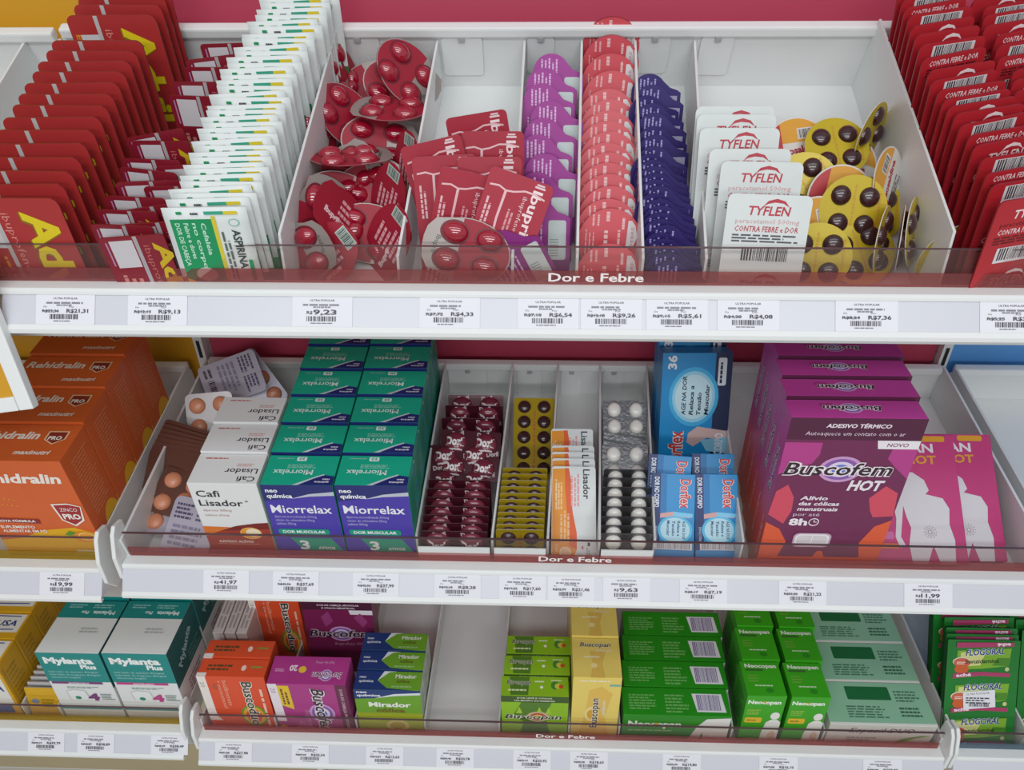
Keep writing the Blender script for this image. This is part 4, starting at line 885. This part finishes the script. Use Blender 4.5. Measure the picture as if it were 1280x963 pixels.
# ------------------------------------------------------------------ top shelf: rows of sachets
ADV = mat('crimson_sachet', '#ab3030', .34, bump=.08, scale=40); ADVB = mat('crimson_back', '#7a1a1e', .4); ADVD = mat('wine_sachet', '#84182a', .36)
def adv():
    W, H = .078, .108
    o = obj('crimson_sachet', plate(rr(W, H, .006, 4), .0016, ADV, ADVB, name='crimson_sachet'))
    p = Pr(78, 108)
    p.rect(24, 0, 27.5, 107.6, '#b9b6b4'); p.rect(8, 66, 24, 92, '#c9c6c8')
    p.text('EXTRA ALÍVIO', 4, 92, 60, '#d8881e', rot=-90, bold=.03, height=4.5); p.lines(9, 14, 22, 60, 3, '#d88a3a', 4, rot=1)
    p.text('ibuprofeno 400mg', 31, 96, 86, '#d88a80', rot=-90, height=6.5)
    p.text('Advil', 46, 97, 84, '#8a6a10', rot=-90, bold=.05, height=24); p.text('Advil', 46.8, 97.4, 84, '#e0c81c', rot=-90, bold=.035, height=24)
    obj('front_print', p.mesh('front_print', flat(.0016, -W/2)), o); return o
vs = [247, 230, 213, 196, 179, 162, 146, 131, 117, 103, 89, 76, 63, 50, 18, 5, -5, -14]
stack(adv(), T, [(66+(247-v)*.54, v) for v in vs], .108, 18, 'crimson sachet with yellow sideways lettering, left end of top shelf, %s from the front', 'sachet', 'crimson sachets', dx=.036, yaw=(0, 1, -1, 0, 1))
def qr():
    W, H = .050, .082
    o = obj('wine_sachet', plate(rr(W, H, .003, 3), .0016, ADVD, ADVB, name='wine_sachet'))
    p = Pr(50, 82)
    p.rect(4, 58, 5.2, 78, '#b080a8'); p.rect(7, 56, 25, 79, '#c9c4c8'); p.rect(26, 0, 29, 82, '#a8a2a4')
    p.text('ibuprofeno', 32, 74, 50, '#b8605c', rot=-90, height=5); p.text('Advil', 40, 76, 60, '#c8aa1c', rot=-90, bold=.04, height=12); p.lines(7, 30, 24, 52, 3, '#c07a72', 3, rot=1)
    obj('front_print', p.mesh('front_print', flat(.0016, -W/2)), o); return o
qp = [(136, 294), (119, 281), (164, 277), (127, 263), (170, 256), (136, 246), (150, 226), (190, 232), (148, 212), (157, 199), (205, 205), (172, 176), (178, 164), (214, 120), (218, 102), (236, 84), (246, 70), (258, 54)]
stack(qr(), T, qp, .082, 20, 'wine red sachet with blank white square, loose between crimson and white rows, %s from front', 'sachet', 'wine red sachets', dx=-.022, yaw=(2, -7, 3, -9, 2, -8, 6, -4, -12, -8), roll=(-3, -4, -2, -5, -8, -4, 2, -5))
ASP = mat('white_sachet', '#dfe5e3', .38, bump=.12, scale=25); ASPB = mat('white_sachet_back', '#d2d8d6', .45)
def asp():
    W, H = .061, .104; nx, ny = 6, 8; v = []; f = []
    for j in range(ny+1):
        for i in range(nx+1):
            a, b = i/nx, j/ny; z = .0030*(math.sin(math.pi*a)*math.sin(math.pi*b))**.6 if 0 < i < nx and 0 < j < ny else 0
            v.append((-W/2+W*a, H*b, .0004+z*.2))
    n = len(v); v += [(x, y, -z*.3) for x, y, z in v]
    q = nx+1
    for j in range(ny):
        for i in range(nx): k = j*q+i; f += [(k, k+1, k+q+1, k+q), (n+k, n+k+q, n+k+q+1, n+k+1)]
    ed = [i for i in range(q)]+[j*q+nx for j in range(1, ny+1)]+[ny*q+i for i in range(nx-1, -1, -1)]+[j*q for j in range(ny-1, 0, -1)]
    for k in range(len(ed)): a, b = ed[k], ed[(k+1) % len(ed)]; f.append((a, n+a, n+b, b))
    o = obj('white_sachet', mesh_from('white_sachet', v, f, [ASP, ink('#0f8a50')], [1 if sum(v[i][1] for i in q_)/len(q_) < .034 else 0 for q_ in f], smooth=True))
    p = Pr(61, 104)
    p.rect(.2, .2, 60.8, 11, '#0f8a50'); p.text('L 325682 F 18/21 V 07/24 S', 8, 8.6, 44, '#9cd4b4', height=1)
    p.poly([(4, 26), (10, 22), (26, 20), (34, 22), (34, 92), (4, 92)], '#12935a'); p.rect(34, 18, 37, 95, '#d8c83a')
    for i, l in enumerate((48, 40, 52, 36)): p.text(('DOR DE CABEÇA', 'Febre e dores', 'no corpo', 'Cefaleia')[i], 7+6.2*i, 88, l, '#bfe6d0', rot=-90, height=3.4, bold=.02)
    p.ell(20, 30, 8, 8, '#c9d6cc'); p.poly([(4, 26), (16, 18), (34, 20), (30, 14), (12, 14), (4, 18)], '#d8c83a')
    p.text('ASPIRINA', 47, 80, 44, '#2a3a36', rot=-90, bold=.02, height=6); p.lines(39, 24, 45, 82, 2, '#5a6a64', 4, rot=1); p.ell(50, 88, 4, 4, '#7fb8a4'); p.ell(50, 88, 3.2, 3.2, '#dfe5e3'); p.rect(54, 20, 57, 46, '#12935a')
    p.rect(10, 97.5, 14, 100.5, '#12935a'); p.rect(30, 97, 44, 100.5, '#3aa888'); p.rect(44, 97, 54, 100.5, '#e0cc2e'); p.lines(20, 97, 27, 101, 1, '#4a4a4a', 5)
    p.v = [(x, (y*3.0 if y <= 11 else 33+(y-11)*71/93), z) for x, y, z in p.v]
    obj('front_print', mesh_from('front_print', [(x*.001-.0305, y*.001, .00105+zz*.001) for x, y, zz in p.v], p.f, p.mats, p.m), o)
    return o
kn = [(211, 248), (229, 216), (243, 185), (247, 165), (262, 130), (275, 100), (285, 75), (301, 50), (322, 14), (332, -6), (338, -20)]
def interp(v):
    for (u0, v0), (u1, v1) in zip(kn, kn[1:]):
        if v <= v0 and v >= v1: return u0+(u1-u0)*(v0-v)/(v0-v1)
    return kn[-1][0]
av = [248-k*7.4 for k in range(36)]
stack(asp(), T, [(200.5, 259)]+[(interp(v)+random.uniform(-2, 2), v+random.uniform(-1.2, 1.2)) for v in av], .104, 18, 'white aspirin sachet with green foot, %s from the front of its row', 'sachet', 'white aspirin sachets', dx=-.030, yaw=(4, 3, 2, 4, 1, 3, 5, 2), roll=(2, 0, 1, -1, 1, 0, 2, -1))

# ibuprofen cards and white / red paracetamol cards
IBU = mat('raspberry_card', '#a81c34', .48)
def ibu():
    o = obj('raspberry_card', plate(rr(.050, .098, .004, 4), .0012, IBU, GREYF, name='raspberry_card'))
    p = Pr(50, 98)
    p.text('Ibupril', 36, 91, 38, '#f0d8da', rot=-90, bold=.022, height=7.5); p.text('ibuprofeno 400mg', 30, 84, 46, '#eac4c8', rot=-90, height=3.6)
    
    def curve(pts, t=.7):
        a_ = [(x, y+t) for x, y in pts]; b_ = [(x, y-t) for x, y in reversed(pts)]; p._add(a_+b_, [(i, i+1, 2*len(pts)-2-i, 2*len(pts)-1-i) for i in range(len(pts)-1)][::1], '#e6b8bc', None)
    curve([(3, 85), (10, 86), (16, 84), (22, 85), (30, 88), (38, 88), (46, 86)]); p.poly([(15, 84.5), (17, 84.5), (16.4, 62), (17.6, 44), (16, 44), (14.6, 62)], '#e6b8bc')
    p.lines(4, 50, 10, 78, 2, '#e6b4ba', 4, rot=1); p.lines(22, 54, 28, 76, 2, '#d98e98', 5, rot=1); p.lines(4, 6, 26, 42, 6, '#e6b4ba', 6, rot=1); p.rect(36, 93, 44, 94.5, '#e6c8cc'); p.rect(37, 95, 43, 96.3, '#e6c8cc')
    obj('front_print', p.mesh('front_print', flat(.0012, -.025)), o); return o
ip = ibu()
for k, (u, v, ln, rl, yw, h0, lab) in enumerate(((601, 211, 40, 19, 0, .020, 'raspberry Ibupril card lying tilted, topmost and nearest the guard'), (612, 196, 40, 0, 0, .008, 'raspberry Ibupril card behind the topmost one, along the right divider'), (556, 212, 36, 14, 2, .008, 'raspberry Ibupril card along the left divider'),
        (563, 194, 38, -2, 2, .004, 'raspberry Ibupril card second along the left divider'), (571, 172, 34, -11, 3, .0006, 'raspberry Ibupril card furthest back on the left'), (616, 164, 36, 0, 0, .002, 'raspberry Ibupril card second from the back on the right'), (618, 140, 30, -9, 0, .0006, 'raspberry Ibupril card furthest back on the right'))):
    o = ip if k == 0 else dup(ip); put(o, T, u, v, .098, ln, 0, h0+.0006, yw, rl); thing(o, lab, 'blister card', 'raspberry Ibupril cards')
TYW = mat('white_card_foil', '#d9dedc', .4)
def tyf(base, c1, c2, c3, W, H, name, ys=(.52, .02)):
    o = obj(name, plate(rr(W, H, .005, 4), .0014, base, base if base is TYW else mat('cherry_card_back', '#8e2026', .4), name=name))
    w, h = W*1000, H*1000; p = Pr(w, h)
    for y0 in ys:
        ok = lambda a, b: y0+a > .01 and y0+b < .985
        if ok(.40, .455): p.poly([(w*.42, h*(y0+.40)), (w*.48, h*(y0+.44)), (w*.58, h*(y0+.455)), (w*.68, h*(y0+.44)), (w*.74, h*(y0+.40)), (w*.66, h*(y0+.425)), (w*.56, h*(y0+.43)), (w*.48, h*(y0+.42))], c1)
        if ok(.34, .41): p.text('TYFLEN', w*.26, h*(y0+.345), w*.50, c1, bold=.022, shear=.15, height=h*.06)
        if ok(.29, .33): p.text('paracetamol 500mg', w*.12, h*(y0+.29), w*.76, c2, height=h*.032)
        if ok(.23, .28): p.text('CONTRA FEBRE e DOR', w*.12, h*(y0+.235), w*.76, c1, bold=.012, shear=.12, height=h*.038)
        if ok(.16, .225): p.lines(w*.1, h*(y0+.165), w*.92, h*(y0+.225), 3, c3, 4)
        if ok(.02, .135):
            if base is not TYW: p.rect(w*.2, h*(y0+.02), w*.84, h*(y0+.135), '#d8d0d2')
            p.bars(w*.24, h*(y0+.04), w*.80, h*(y0+.13), '#3a3438', 24, 5)
    obj('front_print', p.mesh('front_print', flat(.0014, -W/2)), o); return o
stack(tyf(TYW, '#b83a48', '#cf9a9e', '#55565a', .062, .112, 'white_card'), T, [(957, 243), (950, 202), (938, 186), (925, 160), (921, 143), (919, 133)], .112, 38, 'white Tyflen card leaning back, %s in its tray', 'blister card', 'white Tyflen cards', roll=(2, 1, 0, 0, 0, 0))
TYR = mat('cherry_card', '#b3242e', .36)
rp = [(1260, 243), (1250, 222), (1244, 207), (1237, 190), (1229, 172), (1222, 160), (1212, 146), (1204, 134), (1196, 125), (1190, 116), (1183, 105), (1176, 92), (1172, 80), (1165, 64), (1160, 49), (1155, 36), (1150, 25), (1146, 12), (1142, 2), (1138, -8), (1134, -17)]
trs = [tyf(TYR, '#ecd6d8', '#5e1418', '#5e1418', .056, .114, 'cherry_card', ys_) for ys_ in ((.52, .02), (.845, .345, -.155), (.70, .20))]
first = [True]*3
def cherry(k):
    if first[k]: first[k] = False; return trs[k]
    return dup(trs[k])
yw_ = (12, 13, 14, 12, 15, 13, 16)
for i, (u, v) in enumerate(rp):
    o = cherry((0, 1, 2, 1, 0, 2, 1, 0)[i % 8]); put(o, T, u, v, .114, 18, -.027, .0006, yw_[i % 7])
    thing(o, 'cherry red Tyflen card in the row beside the tray wall, %s from the front' % ORD[i], 'blister card', 'cherry red Tyflen cards')
for i in range(16):
    u, v = rp[5+i-1] if 5+i-1 < len(rp) else rp[-1]
    x, d = T.xs(u, v, .109); o = cherry((1, 0, 2, 1, 2, 0, 1)[i % 7]); o.matrix_world = T.mat(x+.027+.058+.003*(i % 3), d-.0352, 0.0006, 18, 14) @ Matrix.Rotation(R(90), 4, 'X')
    thing(o, 'cherry red Tyflen card in the row at the right picture edge, %s from the front' % ORD[i], 'blister card', 'cherry red Tyflen cards')

# magenta, coral and violet foil packs
MAG = mat('magenta_foil', '#861f78', .38, metal=.25, bump=.06, scale=60); MAGB = mat('magenta_back', '#6e1d5c', .4)
def domed(w, h, r, dxx):
    """outline with a round head at the left and a lower shoulder at the right"""
    o = [(-w/2, .0), (w/2, .0), (w/2, h*.74), (w/2-.003, h*.775), (w*.28, h*.81)]
    for k in range(13): a = R(35+k*(180-35)/12); o.append((dxx+r*math.cos(a), h-r+r*math.sin(a)))
    o.append((-w/2, h*.6)); return o
def foil_pack(name, W, H, r, base, back, tcol, label_w, big):
    o = obj(name, plate(domed(W, H, r, -W/2+r), .0022, base, back, name=name))
    w, h = W*1000, H*1000; p = Pr(w, h)
    p.lines(w*.09, h*.30, w*.56, h*.70, 6, tcol, 6, rot=1, fill=.35); p.lines(w*.16, h*.74, w*.52, h*.95, 5, tcol, 7, rot=1, fill=.45)
    p.text(big, w*.22, h*.05, w*.34, tcol, bold=.03, height=h*.05)
    if label_w:
        p.rrect(w*.62, h*.28, w*.93, h*.72, 2, '#c2ccca')
        for k in range(7): p.rect(w*.64, h*(.32+.03*k), w*(.80), h*(.332+.03*k), '#8f9c9a')
    else: p.rect(w*.62, h*.52, w*.93, h*.70, '#9a98b4')
    obj('foil_print', p.mesh('foil_print', flat(.0022, -W/2)), o); return o
mg = foil_pack('magenta_pack', .046, .072, .0165, MAG, MAGB, '#dcb0dc', True, 'BUS')
stack(mg, T, [(668, 243), (672, 215), (680, 192), (673, 168), (680, 147), (688, 126), (678, 104), (680, 85), (690, 67)], .072, 42, 'shiny magenta foil pack with white label, %s from the front of its stack', 'foil pack', 'magenta foil packs', dx=-.006, roll=(0, 0, 1, 0, 0))
o = dup(mg); put(o, T, 672, 272, .072, 36, -.006, .012, 0, -28); thing(o, 'magenta foil pack turned askew on top of the stack by the guard', 'foil pack', 'magenta foil packs')
COR = mat('coral_foil', '#d2505a', .38); CORB = mat('coral_back', '#8f2a34', .4)
def cor():
    o = obj('coral_disc', plate(ell(0, .0272, .0262, .0272, 36), .0022, COR, CORB, name='coral_disc'))
    p = Pr(54, 54)
    p.lines(7, 14, 16, 42, 3, '#e8b0b0', 5, rot=1, fill=.3); p.lines(12, 40, 20, 50, 2, '#e8b0b0', 8, rot=1, fill=.4); p.lines(23, 44, 27, 53, 1, '#ecc0c0', 9, rot=1, fill=.7); p.lines(36, 38, 39, 49, 1, '#ecc0c0', 10, rot=1, fill=.7); p.lines(22, 6, 27, 46, 1, '#ecc0c0', 6, rot=1, fill=.6); p.lines(33, 12, 37, 40, 1, '#e8b4b4', 7, rot=1, fill=.5)
    p.text('Day', 25, 22, 5, '#f4e0e0', rot=90, bold=.04, height=3.4); p.poly([(40, 22), (46, 24), (49, 32), (47, 41), (44, 45), (41, 45)], '#dcd8d8'); p.text('FEBRE', 46, 25, 15, '#c07a7e', rot=90, height=2.4)
    obj('foil_print', p.mesh('foil_print', flat(.0022, -.027)), o); return o
cp_ = [(762, 304), (762, 260), (762, 248), (761, 232), (761, 217), (760, 203), (760, 190), (760, 178), (760, 164), (760, 151), (761, 138), (761, 124), (762, 111), (763, 88), (764, 66), (765, 43), (765, 20)]
stack(cor(), T, cp_, .0544, 40, 'coral red round foil pack, %s from the front of its stack', 'foil pack', 'coral foil packs', roll=(0, 2, -2, 3, 0), leans=[40]*12+[38, 34, 28, 20, 12], h0=[.0006]*12+[.001, .003, .007, .012, .019])
VIO = mat('violet_foil', '#2a1a66', .38, metal=.2); VIOB = mat('violet_back', '#1c1450', .4)
vp = foil_pack('violet_pack', .044, .062, .0155, VIO, VIOB, '#a8a0d8', False, 'NIM')
vpts = [(838, 325)]+[(834-(314-v)*.14, v) for v in [314-8.2*k for k in range(17)]]+[(822, 168), (820, 157), (817, 141), (815, 129), (814, 118), (814, 106), (813, 92)]
stack(vp, T, vpts, .062, 34, 'violet foil pack, %s from the front of its stack', 'foil pack', 'violet foil packs', dx=-.006, yaw=(0, 3, -3, 2, 5, -2), roll=(0, 2, -1, 1))

# ------------------------------------------------------------------ loose pile of red capsule blisters
CAPS = mat('red_capsule', '#a0102c', .12, coat=1., spec=.7); CRED = mat('red_blister_card', '#9e1830', .5); CFOIL = mat('pearl_foil', '#a39a95', .38, metal=.3)
def leaf(a=.034, b=.025):
    o = [(a*math.cos(R(t)), b*math.sin(R(t))) for t in range(55, 306, 12)]
    o += [(.028, -.0195), (.0335, -.012), (.035, -.004), (.035, .004), (.0335, .012), (.028, .0195)]
    return o
cdome = dome('capsule', .0102, .0080, .0066, CAPS, 20, 6)
def ring_print(split, text=None):
    p = Pr(70, 50)
    if split: p.poly([(x*1000*.97+35, y*1000*.97+25) for x, y in leaf() if x < .012], CRED)
    for x, y in CSP: p.ell(35+x*1000, 25+y*1000, 11.8, 9.4, '#741c2c')
    if text: p.text(text, 60, 18, 14, '#3c5a4c', height=4, rot=80)
    return p
CSP = [(-.016, .009), (.014, .010), (.012, -.012), (-.015, -.012)]
def back_art():
    p = Pr(70, 50); p.lines(26, 8, 50, 42, 6, '#e0a4aa', 5); p.rect(56, 16, 66, 34, '#b8c4bc'); p.bars(57, 17, 65, 33, '#4a5a54', 14, rot=1); p.text('Ibupril', 12, 18, 18, '#f0d4d6', bold=.04, height=5); return p
def capb(sp=CSP, split=True):
    o = obj('capsule_blister', plate(leaf(), .0006, CFOIL, CRED, name='capsule_blister'))
    a = ring_print(split, 'Ibupril'); obj('foil_print', a.mesh('foil_print', flat(.0006, -.035, -.025)), o)
    b = back_art(); obj('back_print', b.mesh('back_print', flatb(-.035, -.025)), o)
    for x, y in sp: c = obj('capsule', cdome, o); c.location = (x, y, .0006)
    return o
c0 = capb()
G = 'red capsule blisters'
CL = [  # u, v, h, az, el, spin, look
 (374, 318, .026, -20, 30, 25, 'capsules out, lying against the guard at the left'), (404, 322, .022, 165, -45, -40, 'red printed back, leaning on the guard beside the left divider'),
 (402, 272, .032, 62, 34, 62, 'clear side out, leaning on the left divider near the guard'), (430, 276, .030, 255, -25, 50, 'pearl strip of its back showing, standing on edge near the guard'),
 (438, 196, .044, 176, 64, 8, 'three capsules on top, in the middle of the pile'), (488, 136, .042, 178, 74, 170, 'three capsules on a pearl and red face, right of the middle'),
 (510, 92, .050, 48, 38, -45, 'tilted up at the back beside the right divider'), (498, 112, .030, 30, 52, -30, 'edge on under the tilted one at the back'), (428, 92, .036, 82, 22, -60, 'standing at the very back by the left divider'),
 (414, 130, .030, 84, 20, 78, 'standing along the left divider, second from the back'), (398, 175, .032, 80, 24, 80, 'standing along the left divider, third from the back'), (434, 146, .034, 60, 40, -50, 'half buried behind the middle one'),
 (508, 214, .036, 118, -22, -76, 'red back with barcode, upright along the right divider'), (484, 252, .030, 125, -26, -66, 'red back, upright, in front of the barcode one'), (460, 240, .020, 10, 55, 20, 'buried under the middle, two capsules showing'),
 (462, 292, .016, 0, 60, -15, 'capsules up, low by the guard'), (484, 302, .026, 130, -32, -55, 'red back, slanting down to the guard'), (432, 222, .022, -20, 45, 40, 'under the three capsules in the middle'), (474, 178, .024, 25, 60, -10, 'between the two topmost faces'), (425, 252, .018, 30, 40, -20, 'low behind the clear one at the left'),
 (460, 112, .020, 0, 60, 30, 'flat on the tray floor at the back'), (420, 300, .014, 10, 62, 70, 'flat on the tray floor near the guard')]
for k, (u, v, h, az, el, sp, lk) in enumerate(CL):
    o = c0 if k == 0 else dup(c0); lay(o, T, u, v, h, az, el, sp, 'red capsule blister, '+lk, 'blister pack', G)
o = dup(c0); lay(o, T, 584, 314, .052, 0, 42, 166, 'red capsule blister lying alone on the raspberry cards at the guard', 'blister pack', G)

# ------------------------------------------------------------------ loose pile of round yellow blisters with brown tablets
YEL = mat('yellow_disc_foil', '#c4ad24', .34, metal=.1); YDK = mat('white_disc_back', '#d6d2cc', .4)
bt = dome('tablet', .0082, .0082, .0048, BROWN, 18, 5)
def neod():
    o = obj('round_blister', plate(ell(0, 0, .0275, .0275, 36), .0006, YEL, YDK, name='round_blister'))
    p = Pr(54, 54); p.text('Neosaldina', 27.5, 7, 40, '#c87a3a', rot=90, height=2.4); p.text('Neosaldina', 48, 12, 30, '#c87a3a', rot=90, height=2.2)
    obj('foil_print', p.mesh('foil_print', flat(.0006, -.027, -.027)), o)
    b = Pr(54, 54); b.poly([(x*1000+27, y*1000+27) for x, y in ell(0, 0, .0262, .0262, 36) if y > .004], '#d89a2c'); b.poly([(x*1000+27, y*1000+27) for x, y in ell(0, 0, .0262, .0262, 36) if x < -.010], '#b8323a')
    b.text('Neosaldina', 8, 20, 38, '#a8283c', bold=.04, height=6, rot=6); b.lines(14, 8, 40, 17, 3, '#6a6060', 4); b.rect(28, 34, 44, 44, '#d8d4d0'); b.bars(29, 35, 43, 43, '#3c3838', 18)
    obj('back_print', b.mesh('back_print', flatb(-.027, -.027)), o)
    for x, y in ((-.0115, .0105), (.0115, .0105), (-.0105, -.0115), (.0105, -.0115)): c = obj('tablet', bt, o); c.location = (x, y, .0006)
    return o
n0 = neod(); G = 'round yellow blisters'
NL = [(1020, 322, .026, -8, 42, 0, 'face up by the guard beside the white cards'), (1066, 262, .034, 0, 46, -4, 'face up in the middle of the pile'), (1050, 248, .026, 180, -48, 10, 'white and red back showing under the middle one'), (1022, 288, .022, 180, -44, -15, 'amber back with barcode, left of the middle'),
 (1046, 184, .034, 0, 72, 8, 'face up on top at the back'), (998, 184, .026, 180, -66, -8, 'amber back, behind the white cards'), (1088, 168, .036, 50, 12, -45, 'propped up at the very back'), (1110, 226, .038, 235, -30, -60, 'white back, leaning on the right tray wall'),
 (1006, 232, .026, -10, 52, 30, 'face up, half hidden by the white cards'), (1056, 204, .022, 180, -66, 20, 'red back, under the topmost one'), (1102, 300, .026, 64, 18, 20, 'edge on near the guard, left of three'), (1124, 300, .026, 72, 14, 35, 'edge on near the guard, middle of three'), (1140, 290, .030, 66, 24, 10, 'edge on near the guard, right of three'),
 (1184, 316, .028, 20, 10, 5, 'upright alone at the guard by the right tray wall'), (1076, 316, .014, 0, 60, 20, 'low at the guard, mostly hidden'), (1092, 262, .018, 20, 60, -10, 'low in the pile, right of the middle one')]
for k, (u, v, h, az, el, sp, lk) in enumerate(NL):
    o = n0 if k == 0 else dup(n0); lay(o, T, u, v, h, az, el, sp, 'round yellow blister, '+lk, 'blister pack', G)

# ------------------------------------------------------------------ white framed yellow aisle sign at the left edge
n = Vector((0, -1, .25)).normalized(); p0 = Vector((0, -.06, 1.16))
c0_ = on_plane(46, 508, p0, n); c1 = on_plane(0, 393, p0, n)
yv = (c1-c0_).normalized(); xv = yv.cross(n); mw = Matrix.Translation(c0_) @ Matrix((xv, yv, n)).transposed().to_4x4()
sg = obj('aisle_sign', None, None, mw)
obj('sign_face', B().box(-.30, -.004, .006, .20, .001, .004).me('sign_face', YELP), sg)
obj('frame_bar', B().box(-.011, .001, .0, .21, -.002, .006).me('frame_bar', WHITE, .001), sg); obj('frame_bar', B().box(-.30, -.0115, .0, .012, -.002, .006).me('frame_bar', WHITE, .001), sg)
obj('hanger', B().box(-.29, -.27, .02, .04, -.36, -.001).me('hanger', WHITE), sg)
thing(sg, 'yellow sign panel in a white frame, jutting in at the left edge', 'sign')
